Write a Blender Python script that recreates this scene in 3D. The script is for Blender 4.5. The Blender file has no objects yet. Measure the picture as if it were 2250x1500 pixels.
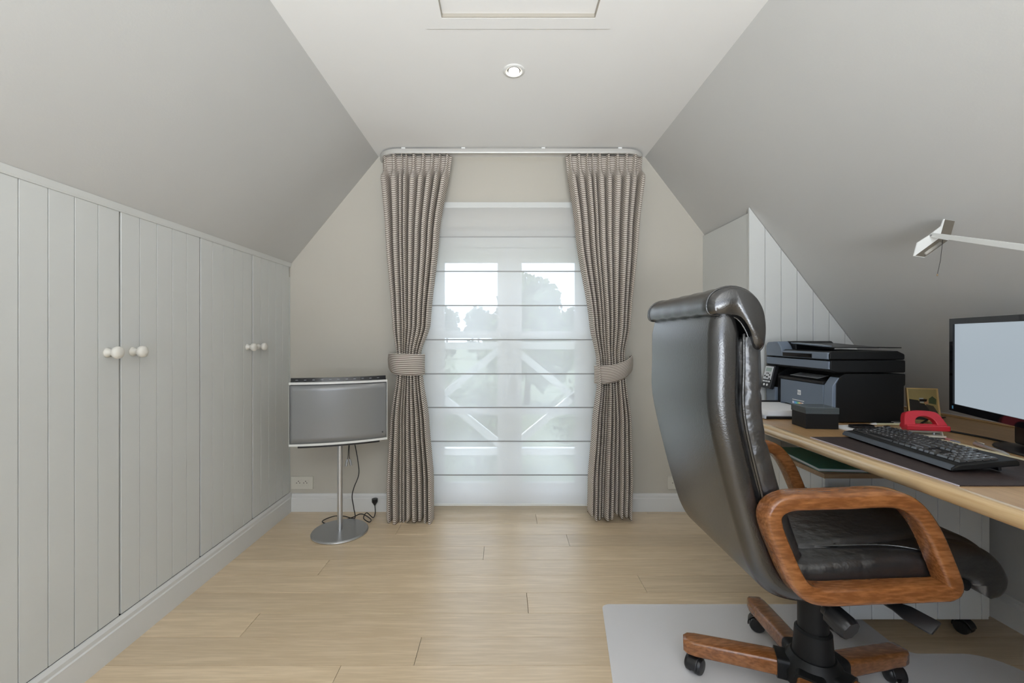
import bpy, bmesh, math, random
from mathutils import Vector, Matrix
random.seed(7)
PI = math.pi
S = bpy.context.scene
COL = S.collection

# ------------------------------------------------------------------ camera
cam_d = bpy.data.cameras.new('camera'); cam = bpy.data.objects.new('camera', cam_d); COL.objects.link(cam)
cam.location = (0, 0, 1.10); cam.rotation_euler = (PI/2, 0, 0)
cam_d.sensor_fit = 'HORIZONTAL'; cam_d.sensor_width = 36.0; cam_d.lens = 15.2
cam_d.shift_x = 19/2250; cam_d.shift_y = -10/2250; cam_d.clip_start = 0.02; cam_d.clip_end = 500
S.camera = cam

# ------------------------------------------------------------------ view / exposure
vs = S.view_settings
vs.view_transform = 'Standard'; vs.look = 'None'; vs.gamma = 1.0; vs.use_curve_mapping = False
vs.exposure = 0.03

# ------------------------------------------------------------------ sky
W = bpy.data.worlds.new('sky'); S.world = W; W.use_nodes = True
nt = W.node_tree; nt.nodes.clear()
o_ = nt.nodes.new('ShaderNodeOutputWorld'); bg = nt.nodes.new('ShaderNodeBackground')
tc = nt.nodes.new('ShaderNodeTexCoord'); nz = nt.nodes.new('ShaderNodeTexNoise'); rp = nt.nodes.new('ShaderNodeValToRGB')
nz.inputs['Scale'].default_value = 3.0; nz.inputs['Detail'].default_value = 6
rp.color_ramp.elements[0].position = 0.50; rp.color_ramp.elements[0].color = (0.70, 0.81, 1.0, 1)
rp.color_ramp.elements[1].position = 0.78; rp.color_ramp.elements[1].color = (0.95, 0.97, 1.0, 1)
nt.links.new(tc.outputs['Generated'], nz.inputs['Vector']); nt.links.new(nz.outputs['Fac'], rp.inputs['Fac'])
nt.links.new(rp.outputs['Color'], bg.inputs['Color']); nt.links.new(bg.outputs[0], o_.inputs[0])
bg.inputs['Strength'].default_value = 3.7

# ------------------------------------------------------------------ sun, and a fill light added behind the camera
sd = bpy.data.lights.new('sun', 'SUN'); sd.energy = 4.0; sd.angle = 0.02; sd.color = (1, 0.96, 0.88)
so = bpy.data.objects.new('sun', sd); COL.objects.link(so)
so.rotation_euler = Vector((0.75, -0.12, -0.80)).to_track_quat('-Z', 'Y').to_euler(); so.location = (-6, 4, 9)
ad = bpy.data.lights.new('rear_fill_light', 'AREA'); ad.shape = 'RECTANGLE'; ad.size = 1.6; ad.size_y = 0.46
ad.energy = 80; ad.color = (0.935, 0.965, 0.985); ad.spread = math.radians(104)
ao = bpy.data.objects.new('rear_fill_light', ad); COL.objects.link(ao)
ao.location = (0.0, -1.76, 0.66)
ao.rotation_euler = Vector((0, .60, .80)).to_track_quat('-Z', 'Y').to_euler()   # added fill, aimed up so that the ceiling bounces it into the room

# ------------------------------------------------------------------ materials
MATS = {}
def mat(name, color, rough=0.5, metal=0.0, spec=0.5, vary=0.0, vscale=6.0, bump=0.0, bscale=40.0, coat=0.0, emit=None, estr=1.0, stretch=None):
    if name in MATS: return MATS[name]
    m = bpy.data.materials.new(name); m.use_nodes = True; n = m.node_tree.nodes; l = m.node_tree.links
    b = n['Principled BSDF']
    b.inputs['Base Color'].default_value = (*color, 1); b.inputs['Roughness'].default_value = rough
    b.inputs['Metallic'].default_value = metal; b.inputs['Specular IOR Level'].default_value = spec
    b.inputs['Coat Weight'].default_value = coat
    if emit:
        b.inputs['Emission Color'].default_value = (*emit, 1); b.inputs['Emission Strength'].default_value = estr
    if vary or bump:
        g = n.new('ShaderNodeNewGeometry'); mp = n.new('ShaderNodeMapping'); l.new(g.outputs['Position'], mp.inputs['Vector'])
        if stretch: mp.inputs['Scale'].default_value = stretch
    if vary:
        t = n.new('ShaderNodeTexNoise'); t.inputs['Scale'].default_value = vscale; t.inputs['Detail'].default_value = 4
        l.new(mp.outputs[0], t.inputs['Vector'])
        mr = n.new('ShaderNodeMapRange'); mr.inputs['From Min'].default_value = .3; mr.inputs['From Max'].default_value = .7
        mr.inputs['To Min'].default_value = 1 - vary; mr.inputs['To Max'].default_value = 1 + vary
        l.new(t.outputs['Fac'], mr.inputs['Value'])
        mx = n.new('ShaderNodeVectorMath'); mx.operation = 'SCALE'; mx.inputs[0].default_value = color
        l.new(mr.outputs[0], mx.inputs['Scale']); l.new(mx.outputs[0], b.inputs['Base Color'])
    if bump:
        t2 = n.new('ShaderNodeTexNoise'); t2.inputs['Scale'].default_value = bscale; t2.inputs['Detail'].default_value = 3
        l.new(mp.outputs[0], t2.inputs['Vector'])
        bp = n.new('ShaderNodeBump'); bp.inputs['Strength'].default_value = bump; bp.inputs['Distance'].default_value = 0.01
        l.new(t2.outputs['Fac'], bp.inputs['Height']); l.new(bp.outputs[0], b.inputs['Normal'])
    MATS[name] = m; return m

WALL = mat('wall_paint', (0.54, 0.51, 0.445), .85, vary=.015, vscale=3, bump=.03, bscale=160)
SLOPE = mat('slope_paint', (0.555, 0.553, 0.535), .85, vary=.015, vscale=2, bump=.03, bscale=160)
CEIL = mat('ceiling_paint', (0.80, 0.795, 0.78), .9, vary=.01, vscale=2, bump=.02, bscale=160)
CAB = mat('cabinet_paint', (0.645, 0.655, 0.635), .45, vary=.012, vscale=4)
TRIM = mat('trim_paint', (0.70, 0.70, 0.68), .45, vary=.01)
KNOB = mat('knob_paint', (0.72, 0.70, 0.64), .35)
DARK = mat('cavity_dark', (0.04, 0.038, 0.035), .9)
DOORW = mat('door_white', (0.80, 0.81, 0.80), .4)
LEATHER = mat('black_leather', (0.010, 0.010, 0.010), .25, spec=.6, vary=.2, vscale=20, bump=.10, bscale=300)
LEATHER2 = mat('creased_leather', (0.014, 0.014, 0.015), .34, spec=.6, vary=.2, vscale=12, bump=.55, bscale=22)
BLK = mat('black_plastic', (0.012, 0.012, 0.013), .35)
BLKM = mat('black_matte_plastic', (0.008, 0.008, 0.008), .5, spec=.3)
BLKG = mat('black_gloss', (0.006, 0.006, 0.008), .06)
GREYP = mat('printer_grey_plastic', (0.17, 0.21, 0.27), .27)
GREYL = mat('printer_light_panel', (0.62, 0.64, 0.66), .35)
SILVER = mat('silver_metal', (0.62, 0.63, 0.64), .32, metal=.85)
SATIN = mat('satin_grey_metal', (0.40, 0.41, 0.42), .38, metal=.7)
WHITEM = mat('white_lacquer', (0.78, 0.79, 0.77), .35)
RAILM = mat('rail_grey', (0.58, 0.57, 0.54), .35, metal=.2)
PAPER = mat('paper', (0.82, 0.82, 0.82), .8)
PAPERG = mat('paper_edge', (0.55, 0.55, 0.55), .8)
RED = mat('red_plastic', (0.52, 0.02, 0.035), .3)
CREAM = mat('cream_metal', (0.62, 0.58, 0.48), .35)
PAD = mat('brown_desk_pad', (0.035, 0.022, 0.020), .55, vary=.3, vscale=60, bump=.1, bscale=200)
PADLIT = mat('pad_lit_edge', (0.55, 0.52, 0.58), .6)
GOLD = mat('gold_frame', (0.75, 0.55, 0.25), .3, metal=.7)
GREEN = mat('green_folder', (0.09, 0.34, 0.28), .45)
SHELFW = mat('shelf_edge_brown', (0.33, 0.23, 0.13), .5)
CABLE = mat('black_cable', (0.010, 0.010, 0.010), .45)
PALEW = mat('pale_strip', (0.70, 0.62, 0.42), .5)
TVGLASS = mat('tv_screen_grey', (0.22, 0.225, 0.23), .28, spec=.9, coat=.3)
RODM = mat('blind_rod_grey', (0.34, 0.345, 0.34), .6)
SOCK = mat('socket_plastic', (0.66, 0.63, 0.55), .4)

for k_ in ('black_leather', 'creased_leather'): MATS[k_].node_tree.nodes['Principled BSDF'].inputs['IOR'].default_value = 1.8
b_ = MATS['black_leather'].node_tree.nodes['Principled BSDF']; b_.inputs['Coat Weight'].default_value = .15; b_.inputs['Coat Roughness'].default_value = .25
def wood(name, base, dark, rough, grain=(1.2, 16, 16), ring=3.0, coat=0.0, rnd=0.10, spec=.5):
    m = bpy.data.materials.new(name); m.use_nodes = True; n = m.node_tree.nodes; l = m.node_tree.links
    b = n['Principled BSDF']; b.inputs['Roughness'].default_value = rough; b.inputs['Coat Weight'].default_value = coat
    b.inputs['Specular IOR Level'].default_value = spec; b.inputs['Coat Roughness'].default_value = rough*.8
    g = n.new('ShaderNodeNewGeometry'); oi = n.new('ShaderNodeObjectInfo')
    sc = n.new('ShaderNodeVectorMath'); sc.operation = 'SCALE'; sc.inputs['Scale'].default_value = 37.0
    cx = n.new('ShaderNodeCombineXYZ'); l.new(oi.outputs['Random'], cx.inputs[0]); l.new(oi.outputs['Random'], cx.inputs[1]); l.new(oi.outputs['Random'], cx.inputs[2])
    l.new(cx.outputs[0], sc.inputs[0])
    ad_ = n.new('ShaderNodeVectorMath'); ad_.operation = 'ADD'; l.new(g.outputs['Position'], ad_.inputs[0]); l.new(sc.outputs[0], ad_.inputs[1])
    mp = n.new('ShaderNodeMapping'); mp.inputs['Scale'].default_value = grain; l.new(ad_.outputs[0], mp.inputs['Vector'])
    n1 = n.new('ShaderNodeTexNoise'); n1.inputs['Scale'].default_value = 1.0; n1.inputs['Detail'].default_value = 3; n1.inputs['Distortion'].default_value = .6
    l.new(mp.outputs[0], n1.inputs['Vector'])
    ml = n.new('ShaderNodeMath'); ml.operation = 'MULTIPLY'; ml.inputs[1].default_value = ring*6.28; l.new(n1.outputs['Fac'], ml.inputs[0])
    sn = n.new('ShaderNodeMath'); sn.operation = 'SINE'; l.new(ml.outputs[0], sn.inputs[0])
    n2 = n.new('ShaderNodeTexNoise'); n2.inputs['Scale'].default_value = 8.0; n2.inputs['Detail'].default_value = 5; l.new(mp.outputs[0], n2.inputs['Vector'])
    m1 = n.new('ShaderNodeMath'); m1.operation = 'MULTIPLY_ADD'; m1.inputs[1].default_value = .16; m1.inputs[2].default_value = 0.0; l.new(sn.outputs[0], m1.inputs[0])
    m2 = n.new('ShaderNodeMath'); m2.operation = 'ADD'; l.new(m1.outputs[0], m2.inputs[0]); l.new(n2.outputs['Fac'], m2.inputs[1])
    rp = n.new('ShaderNodeValToRGB'); rp.color_ramp.elements[0].position = .28; rp.color_ramp.elements[0].color = (*dark, 1)
    rp.color_ramp.elements[1].position = .62; rp.color_ramp.elements[1].color = (*base, 1)
    l.new(m2.outputs[0], rp.inputs['Fac'])
    mr = n.new('ShaderNodeMapRange'); mr.inputs['To Min'].default_value = 1-rnd; mr.inputs['To Max'].default_value = 1+rnd; l.new(oi.outputs['Random'], mr.inputs['Value'])
    vm = n.new('ShaderNodeVectorMath'); vm.operation = 'SCALE'; l.new(rp.outputs['Color'], vm.inputs[0]); l.new(mr.outputs[0], vm.inputs['Scale'])
    l.new(vm.outputs[0], b.inputs['Base Color'])
    bp = n.new('ShaderNodeBump'); bp.inputs['Strength'].default_value = .04; bp.inputs['Distance'].default_value = .005; l.new(n2.outputs['Fac'], bp.inputs['Height']); l.new(bp.outputs[0], b.inputs['Normal'])
    MATS[name] = m; return m
OAK = wood('oak_floor', (0.74, 0.585, 0.395), (0.62, 0.475, 0.30), .36, grain=(1.0, 16, 16), ring=1.6, rnd=.085, spec=.7, coat=.8)
DESKW = wood('desk_beech', (0.53, 0.34, 0.165), (0.42, 0.25, 0.11), .30, grain=(14, 1.0, 14), ring=1.2, coat=.15, rnd=.0)
DESKE = wood('desk_edge_beech', (0.64, 0.46, 0.25), (0.54, 0.36, 0.18), .16, grain=(20, 1.0, 20), ring=1.0, coat=1.0, rnd=.0)
ARMW = wood('chair_wood', (0.34, 0.135, 0.042), (0.20, 0.070, 0.020), .22, grain=(4, 20, 20), ring=1.2, coat=.4, rnd=.05)
SHELFT = wood('shelf_wood', (0.40, 0.28, 0.16), (0.33, 0.21, 0.11), .5, grain=(2, 18, 18), ring=1.2, rnd=.0)

def cloth_stripe():
    m = bpy.data.materials.new('striped_curtain_cloth'); m.use_nodes = True; n = m.node_tree.nodes; l = m.node_tree.links
    b = n['Principled BSDF']; b.inputs['Roughness'].default_value = .9; b.inputs['Specular IOR Level'].default_value = .1
    uv = n.new('ShaderNodeUVMap'); sp = n.new('ShaderNodeSeparateXYZ'); l.new(uv.outputs[0], sp.inputs[0])
    mu = n.new('ShaderNodeMath'); mu.operation = 'MULTIPLY'; mu.inputs[1].default_value = 2*PI/0.0112; l.new(sp.outputs[1], mu.inputs[0])
    sn = n.new('ShaderNodeMath'); sn.operation = 'SINE'; l.new(mu.outputs[0], sn.inputs[0])
    rp = n.new('ShaderNodeValToRGB'); rp.color_ramp.elements[0].position = .40; rp.color_ramp.elements[0].color = (0.22, 0.175, 0.145, 1)
    rp.color_ramp.elements[1].position = .60; rp.color_ramp.elements[1].color = (0.80, 0.745, 0.67, 1)
    mr = n.new('ShaderNodeMapRange'); mr.inputs['From Min'].default_value = -1; l.new(sn.outputs[0], mr.inputs['Value']); l.new(mr.outputs[0], rp.inputs['Fac'])
    l.new(rp.outputs['Color'], b.inputs['Base Color'])
    tr = n.new('ShaderNodeBsdfTranslucent'); l.new(rp.outputs['Color'], tr.inputs['Color'])
    mx = n.new('ShaderNodeMixShader'); mx.inputs[0].default_value = .12; l.new(b.outputs[0], mx.inputs[1]); l.new(tr.outputs[0], mx.inputs[2])
    l.new(mx.outputs[0], n['Material Output'].inputs[0]); MATS['cloth'] = m; return m
CLOTH = cloth_stripe()

def sheer(name, trans, color, tl=.6):
    m = bpy.data.materials.new(name); m.use_nodes = True; n = m.node_tree.nodes; l = m.node_tree.links; n.remove(n['Principled BSDF'])
    a = n.new('ShaderNodeBsdfTransparent'); d = n.new('ShaderNodeBsdfDiffuse'); t = n.new('ShaderNodeBsdfTranslucent')
    d.inputs[0].default_value = (*color, 1); t.inputs[0].default_value = (*color, 1)
    x = n.new('ShaderNodeMixShader'); x.inputs[0].default_value = tl; l.new(d.outputs[0], x.inputs[1]); l.new(t.outputs[0], x.inputs[2])
    y = n.new('ShaderNodeMixShader'); y.inputs[0].default_value = trans; l.new(x.outputs[0], y.inputs[1]); l.new(a.outputs[0], y.inputs[2])
    l.new(y.outputs[0], n['Material Output'].inputs[0]); return m
SHEER = sheer('sheer_blind_cloth', .23, (0.95, 0.955, 0.95), .55)

def glass(name):
    m = bpy.data.materials.new(name); m.use_nodes = True; n = m.node_tree.nodes; l = m.node_tree.links; n.remove(n['Principled BSDF'])
    a = n.new('ShaderNodeBsdfTransparent'); a.inputs[0].default_value = (.97, .985, .98, 1); g = n.new('ShaderNodeBsdfGlossy'); g.inputs['Roughness'].default_value = .02
    f = n.new('ShaderNodeFresnel'); f.inputs[0].default_value = 1.25
    y = n.new('ShaderNodeMixShader'); l.new(f.outputs[0], y.inputs[0]); l.new(a.outputs[0], y.inputs[1]); l.new(g.outputs[0], y.inputs[2])
    l.new(y.outputs[0], n['Material Output'].inputs[0]); return m
GLASS = glass('window_glass')

def mat_film():
    m = bpy.data.materials.new('chair_mat_vinyl'); m.use_nodes = True; n = m.node_tree.nodes; l = m.node_tree.links
    b = n['Principled BSDF']; b.inputs['Base Color'].default_value = (0.92, 0.91, 0.91, 1); b.inputs['Roughness'].default_value = .33
    a = n.new('ShaderNodeBsdfTransparent'); a.inputs[0].default_value = (.92, .92, .93, 1)
    y = n.new('ShaderNodeMixShader'); y.inputs[0].default_value = .38; l.new(b.outputs[0], y.inputs[1]); l.new(a.outputs[0], y.inputs[2])
    l.new(y.outputs[0], n['Material Output'].inputs[0]); return m
VINYL = mat_film()

# ------------------------------------------------------------------ mesh helpers
def catmull(pts, sub=6, closed=False):
    P = [Vector(p) for p in pts]; n = len(P); out = []
    rng = range(n) if closed else range(n-1)
    for i in rng:
        p0 = P[(i-1) % n] if closed or i > 0 else P[0]*2-P[1]
        p1 = P[i]; p2 = P[(i+1) % n]
        p3 = P[(i+2) % n] if closed or i+2 < n else P[-1]*2-P[-2]
        for k in range(sub):
            t = k/sub
            out.append(.5*((2*p1)+(-p0+p2)*t+(2*p0-5*p1+4*p2-p3)*t*t+(-p0+3*p1-3*p2+p3)*t*t*t))
    if not closed: out.append(P[-1].copy())
    return out

def rrect(w, h, r, n=4):
    """rounded rectangle outline, half sizes w,h"""
    r = min(r, w*.999, h*.999); out = []
    for cx, cy, a0 in ((w-r, h-r, 0), (-w+r, h-r, PI/2), (-w+r, -h+r, PI), (w-r, -h+r, 1.5*PI)):
        for k in range(n+1):
            a = a0+PI/2*k/n; out.append((cx+r*math.cos(a), cy+r*math.sin(a)))
    return out

class MB:
    def __init__(s): s.v = []; s.f = []; s.uv = None
    def box(s, x0, x1, y0, y1, z0, z1):
        b = len(s.v)
        s.v += [(x0, y0, z0), (x1, y0, z0), (x1, y1, z0), (x0, y1, z0), (x0, y0, z1), (x1, y0, z1), (x1, y1, z1), (x0, y1, z1)]
        s.f += [tuple(b+i for i in q) for q in ((0, 3, 2, 1), (4, 5, 6, 7), (0, 1, 5, 4), (1, 2, 6, 5), (2, 3, 7, 6), (3, 0, 4, 7))]
        return s
    def prism(s, poly, a0, a1, axis='y'):
        """poly: 2D list; axis y -> (x,z), axis x -> (y,z), axis z -> (x,y)"""
        b = len(s.v); n = len(poly)
        for a in (a0, a1):
            for p, q in poly:
                s.v.append((p, a, q) if axis == 'y' else (a, p, q) if axis == 'x' else (p, q, a))
        s.f.append(tuple(range(b, b+n))); s.f.append(tuple(range(b+2*n-1, b+n-1, -1)))
        for i in range(n):
            j = (i+1) % n; s.f.append((b+i, b+n+i, b+n+j, b+j))
        return s
    def loft(s, rings, close=True, cap=True):
        b = len(s.v); n = len(rings[0])
        for r in rings: s.v += [tuple(p) for p in r]
        for k in range(len(rings)-1):
            for i in range(n if close else n-1):
                j = (i+1) % n; s.f.append((b+k*n+i, b+k*n+j, b+(k+1)*n+j, b+(k+1)*n+i))
        if cap and close:
            s.f.append(tuple(range(b+n-1, b-1, -1))); m = b+(len(rings)-1)*n; s.f.append(tuple(range(m, m+n)))
        return s
    def tube(s, path, r, n=8, closed=False):
        P = [Vector(p) for p in path]; rings = []; up = Vector((.13, .21, .97))
        m = len(P); prev = None
        for i in range(m):
            a = P[(i-1) % m] if (i > 0 or closed) else P[i]; c = P[(i+1) % m] if (i < m-1 or closed) else P[i]
            t = (c-a).normalized()
            if prev is None: x = t.cross(up); x = x.normalized() if x.length > 1e-4 else t.cross(Vector((1, 0, 0))).normalized()
            else: x = (prev-t*prev.dot(t)).normalized()
            prev = x; y = t.cross(x); rr = r[i] if isinstance(r, (list, tuple)) else r
            rings.append([P[i]+x*rr*math.cos(2*PI*k/n)+y*rr*math.sin(2*PI*k/n) for k in range(n)])
        if closed: rings.append(rings[0])
        return s.loft(rings, cap=not closed)
    def sweep(s, path, sec, side, closed=False, scales=None):
        """sweep section [(a,b)] : a along side axis, b along the in-plane normal"""
        P = [Vector(p) for p in path]; side = Vector(side).normalized(); rings = []; m = len(P)
        for i in range(m):
            a = P[(i-1) % m] if (i > 0 or closed) else P[i]; c = P[(i+1) % m] if (i < m-1 or closed) else P[i]
            t = (c-a).normalized(); nn = side.cross(t).normalized()
            sc = sec(i/(m-1)) if callable(sec) else sec
            k = scales[i] if scales else (1, 1)
            rings.append([P[i]+side*u*k[0]+nn*v*k[1] for u, v in sc])
        if closed: rings.append(rings[0])
        return s.loft(rings, cap=not closed)
    def lathe(s, prof, origin=(0, 0, 0), axis='z', n=24):
        rings = []; o = Vector(origin)
        for r, h in prof:
            ring = []
            for k in range(n):
                c, d = max(r, 1e-5)*math.cos(2*PI*k/n), max(r, 1e-5)*math.sin(2*PI*k/n)
                ring.append(o+(Vector((c, d, h)) if axis == 'z' else Vector((h, c, d)) if axis == 'x' else Vector((d, h, c))))
            rings.append(ring)
        return s.loft(rings)
    def grid(s, nu, nv, fn, uvfn=None):
        b = len(s.v)
        for j in range(nv+1):
            for i in range(nu+1): s.v.append(tuple(fn(i/nu, j/nv)))
        for j in range(nv):
            for i in range(nu):
                a = b+j*(nu+1)+i; s.f.append((a, a+1, a+nu+2, a+nu+1))
        if uvfn: s.uv = [uvfn(i/nu, j/nv) for j in range(nv+1) for i in range(nu+1)]
        return s
    def xf(s, M):
        s.v = [tuple(M @ Vector(p)) for p in s.v]; return s
    def mesh(s, name, off=(0, 0, 0)):
        me = bpy.data.meshes.new(name)
        me.from_pydata([(p[0]-off[0], p[1]-off[1], p[2]-off[2]) for p in s.v], [], s.f)
        if s.uv:
            u = me.uv_layers.new(name='UVMap')
            for lp in me.loops: u.data[lp.index].uv = s.uv[lp.vertex_index]
        bm = bmesh.new(); bm.from_mesh(me); bmesh.ops.recalc_face_normals(bm, faces=bm.faces); bm.to_mesh(me); bm.free()
        return me
    def build(s, name, m, parent=None, smooth=False, bevel=0, seg=2, solid=0, world=True, subsurf=0):
        off = (0, 0, 0)
        if parent is not None and world:
            q = parent; off = Vector((0, 0, 0))
            while q is not None: off = off+q.location; q = q.parent
        me = s.mesh(name, off); me.materials.append(m)
        o = bpy.data.objects.new(name, me); COL.objects.link(o); o.parent = parent
        if smooth:
            for p in me.polygons: p.use_smooth = True
        if smooth == 'auto':
            try: me.set_sharp_from_angle(angle=math.radians(40))
            except Exception: pass
        if solid:
            md = o.modifiers.new('solid', 'SOLIDIFY'); md.thickness = solid; md.offset = 0
        if bevel:
            md = o.modifiers.new('bevel', 'BEVEL'); md.width = bevel; md.segments = seg; md.limit_method = 'ANGLE'; md.angle_limit = math.radians(35)
            if not smooth:
                for p in me.polygons: p.use_smooth = True
                md.harden_normals = True
        if subsurf:
            md = o.modifiers.new('sub', 'SUBSURF'); md.levels = subsurf; md.render_levels = subsurf
        return o
def B(*a): return MB().box(*a)
def tag(o, label, cat, group=None):
    o['label'] = label; o['category'] = cat
    if group: o['group'] = group
    return o
def thing(name, label, cat, loc=(0, 0, 0), rz=0, group=None):
    o = bpy.data.objects.new(name, None); COL.objects.link(o); o.location = loc; o.rotation_euler = (0, 0, rz); o.empty_display_size = .05
    return tag(o, label, cat, group)
def struct(o): o['kind'] = 'structure'; return o
def sempty(name, loc=(0, 0, 0)):
    o = bpy.data.objects.new(name, None); COL.objects.link(o); o.location = loc; o.empty_display_size = .05; return struct(o)
def link_copy(src, parent, loc=None, name=None):
    c = src.copy(); COL.objects.link(c); c.parent = parent
    if loc is not None: c.location = loc
    return c
def text_mb(txt, size):
    cu = bpy.data.curves.new('t', 'FONT'); cu.body = txt; cu.size = size; cu.align_x = 'CENTER'; cu.align_y = 'CENTER'; cu.resolution_u = 2
    ob = bpy.data.objects.new('t', cu); COL.objects.link(ob)
    dg = bpy.context.evaluated_depsgraph_get(); me = bpy.data.meshes.new_from_object(ob.evaluated_get(dg))
    mb = MB(); mb.v = [tuple(v.co) for v in me.vertices]; mb.f = [tuple(p.vertices) for p in me.polygons]
    bpy.data.objects.remove(ob); bpy.data.curves.remove(cu); bpy.data.meshes.remove(me); return mb

# ------------------------------------------------------------------ room constants (metres)
YB, YR = 2.736, -1.60          # gable wall / rear wall
XL, XR = -1.348, 1.935         # closet face on the left / knee wall on the right
ZC = 2.238                     # flat ceiling
XCL, XCR = -0.789, 0.896       # where ceiling meets the slopes
ZKL = 1.555                    # left slope bottom
SR = 1.31                      # right slope steepness
def zslope(x): return ZC-SR*(x-XCR)
XD = 2.030; ZKR = zslope(XD)          # the right slope ends on the desk

# ------------------------------------------------------------------ floor
fl = struct(B(-1.6, 2.1, YR-.1, YB+.26, -.12, -.014).build('floor', SHELFW))
PW = .1372; rowy = 1.449-PW*24
rng = random.Random(3); rows = 0
joints = {28: [-.858], 25: [-.968], 31: [-.60, 1.2], 30: [.35], 29: [-.1], 27: [.62], 26: [.1], 24: [-.3], 32: [.2], 33: [-.9, .9]}
k = 0
while rowy < YB+.255:
    y0, y1 = max(rowy, YR), min(rowy+PW, YB+.255)
    if y1-y0 > .01:
        js = joints.get(k)
        if js is None:
            a = rng.uniform(-1.0, -.1); js = [a, a+rng.uniform(1.2, 1.7)]
        xs = [-1.37]+[j for j in js if j < 1.85]+[1.935]
        for a, b in zip(xs[:-1], xs[1:]):
            m = B(a+.0005, b-.0005, y0+.0005, y1-.0005, -.014, 0).build('floorboard', OAK, fl, bevel=.0012, seg=1)
    rowy += PW; k += 1

# ------------------------------------------------------------------ walls and ceiling
OX0, OX1, OZ = -.525, .580, 1.80          # balcony door opening
wb = MB()
wb.prism([(-1.6, -.1), (OX0, -.1), (OX0, 2.5), (-1.6, 2.5)], YB, YB+.26)
wb.prism([(OX1, -.1), (2.2, -.1), (2.2, 2.5), (OX1, 2.5)], YB, YB+.26)
wb.prism([(OX0, OZ), (OX1, OZ), (OX1, 2.5), (OX0, 2.5)], YB, YB+.26)
wb.box(OX0, OX1, YB, YB+.26, -.12, -.015)
struct(wb.build('wall_back', WALL))
RX0, RX1, RZ0, RZ1 = -.85, .85, .40, 2.15    # unseen window, made up to house the fill light behind the camera
wr = MB()
wr.box(-1.6, RX0, YR-.2, YR, -.1, 2.5); wr.box(RX1, 2.2, YR-.2, YR, -.1, 2.5); wr.box(RX0, RX1, YR-.2, YR, -.1, RZ0); wr.box(RX0, RX1, YR-.2, YR, RZ1, 2.5)
struct(wr.build('wall_rear', WALL))
w2 = sempty('added_rear_window', (0, YR-.06, RZ0))
f = MB(); f.box(RX0, RX1, YR-.09, YR-.03, RZ0, RZ0+.05); f.box(RX0, RX1, YR-.09, YR-.03, RZ1-.05, RZ1); f.box(RX0, RX0+.05, YR-.09, YR-.03, RZ0, RZ1); f.box(RX1-.05, RX1, YR-.09, YR-.03, RZ0, RZ1)
f.build('window_frame', DOORW, w2)
B(-.04, .04, YR-.09, YR-.03, RZ0+.05, RZ1-.05).build('mullion', DOORW, w2)
hx0, hx1, hy0, hy1 = -.282, .391, .90, 1.595           # loft hatch: outer frame
ix0, ix1, iy0, iy1 = -.220, .327, .96, 1.540           # loft hatch: opening
cl_ = MB().prism([(XCL, ZC), (ix0, ZC), (ix0, ZC+.12), (XCL-.15, ZC+.12)], YR-.2, YB+.26)
cl_.prism([(ix1, ZC), (XCR, ZC), (XCR+.15, ZC+.12), (ix1, ZC+.12)], YR-.2, YB+.26)
cl_.box(ix0, ix1, YR-.2, iy0, ZC, ZC+.12); cl_.box(ix0, ix1, iy1, YB+.26, ZC, ZC+.12)
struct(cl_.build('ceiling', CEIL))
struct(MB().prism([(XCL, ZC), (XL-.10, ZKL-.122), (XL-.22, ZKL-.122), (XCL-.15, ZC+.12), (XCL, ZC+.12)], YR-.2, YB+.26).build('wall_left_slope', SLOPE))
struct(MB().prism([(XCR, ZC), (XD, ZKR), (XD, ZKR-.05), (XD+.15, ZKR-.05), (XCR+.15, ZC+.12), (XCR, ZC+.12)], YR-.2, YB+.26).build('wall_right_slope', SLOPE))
struct(MB().box(XR, XD+.15, YR-.2, YB+.26, -.1, .712).build('wall_right', SLOPE))
wl = struct(MB().box(XL-.16, XL-.06, YR-.2, YB+.26, -.1, ZKL).build('wall_left', WALL))

# left wall: fixed planks beyond the closets (towards the camera)
PLW = .0803
def plank_x(x0, x1, y0, y1, z0, z1, parent, nm='plank'):
    return B(x0, x1, y0+.0007, y1-.0007, z0, z1).build(nm, CAB, parent, bevel=.0016, seg=1)
zt0, zt1 = .122, 1.541
y = 1.118
while y > YR+.05:
    plank_x(XL-.018, XL, y-PLW, y, zt0, zt1, wl); y -= PLW
wl2 = B(XL-.06, XL-.0185, YR, 1.118, .0, ZKL).build('backing', CAB, wl)

# closets on the left: two double-door units
def knob(parent, y, z):
    pr = [(.0165, 0), (.0165, .004), (.012, .007), (.0095, .016), (.0105, .022), (.0185, .028), (.0215, .035), (.0205, .042), (.014, .048), (.004, .0495)]
    o = MB().lathe(pr, (0, 0, 0), 'x', 20).build('knob', KNOB, parent, smooth=True, world=False)
    q = parent.location
    o.location = (XL-q.x-parent.parent.location.x, y-q.y-parent.parent.location.y, z-q.z-parent.parent.location.z)
    return o
def closet(y0, y1, label, planks1=5, planks2=5, flat2=False):
    t = thing('built_in_closet', label, 'closet', (XL-.02, (y0+y1)/2, 0), group='planked closets along the left wall')
    B(XL-.059, XL-.020, y0, y1, .0, 1.475).build('carcass', DARK, t)
    ym = (y0+y1)/2
    for di, (a, b) in enumerate(((y0, ym), (ym, y1))):
        a2, b2 = a+.0034, b-.0034
        d = B(XL-.020, XL-.0165, a2, b2, zt0, zt1).build('door', CAB, t)
        n = 5; w = (b2-a2)/n
        for i in range(n):
            plank_x(XL-.0165, XL, a2+i*w, a2+(i+1)*w, zt0, zt1, d)
        knob(d, (b2-.047) if di == 0 else (a2+.047), 1.047)
    return t
closet(1.120, 1.923, 'white planked double-door closet with knobs nearest the camera, left wall')
closet(1.923, 2.724, 'white planked double-door closet nearest the back wall, beside the standing television')
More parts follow.
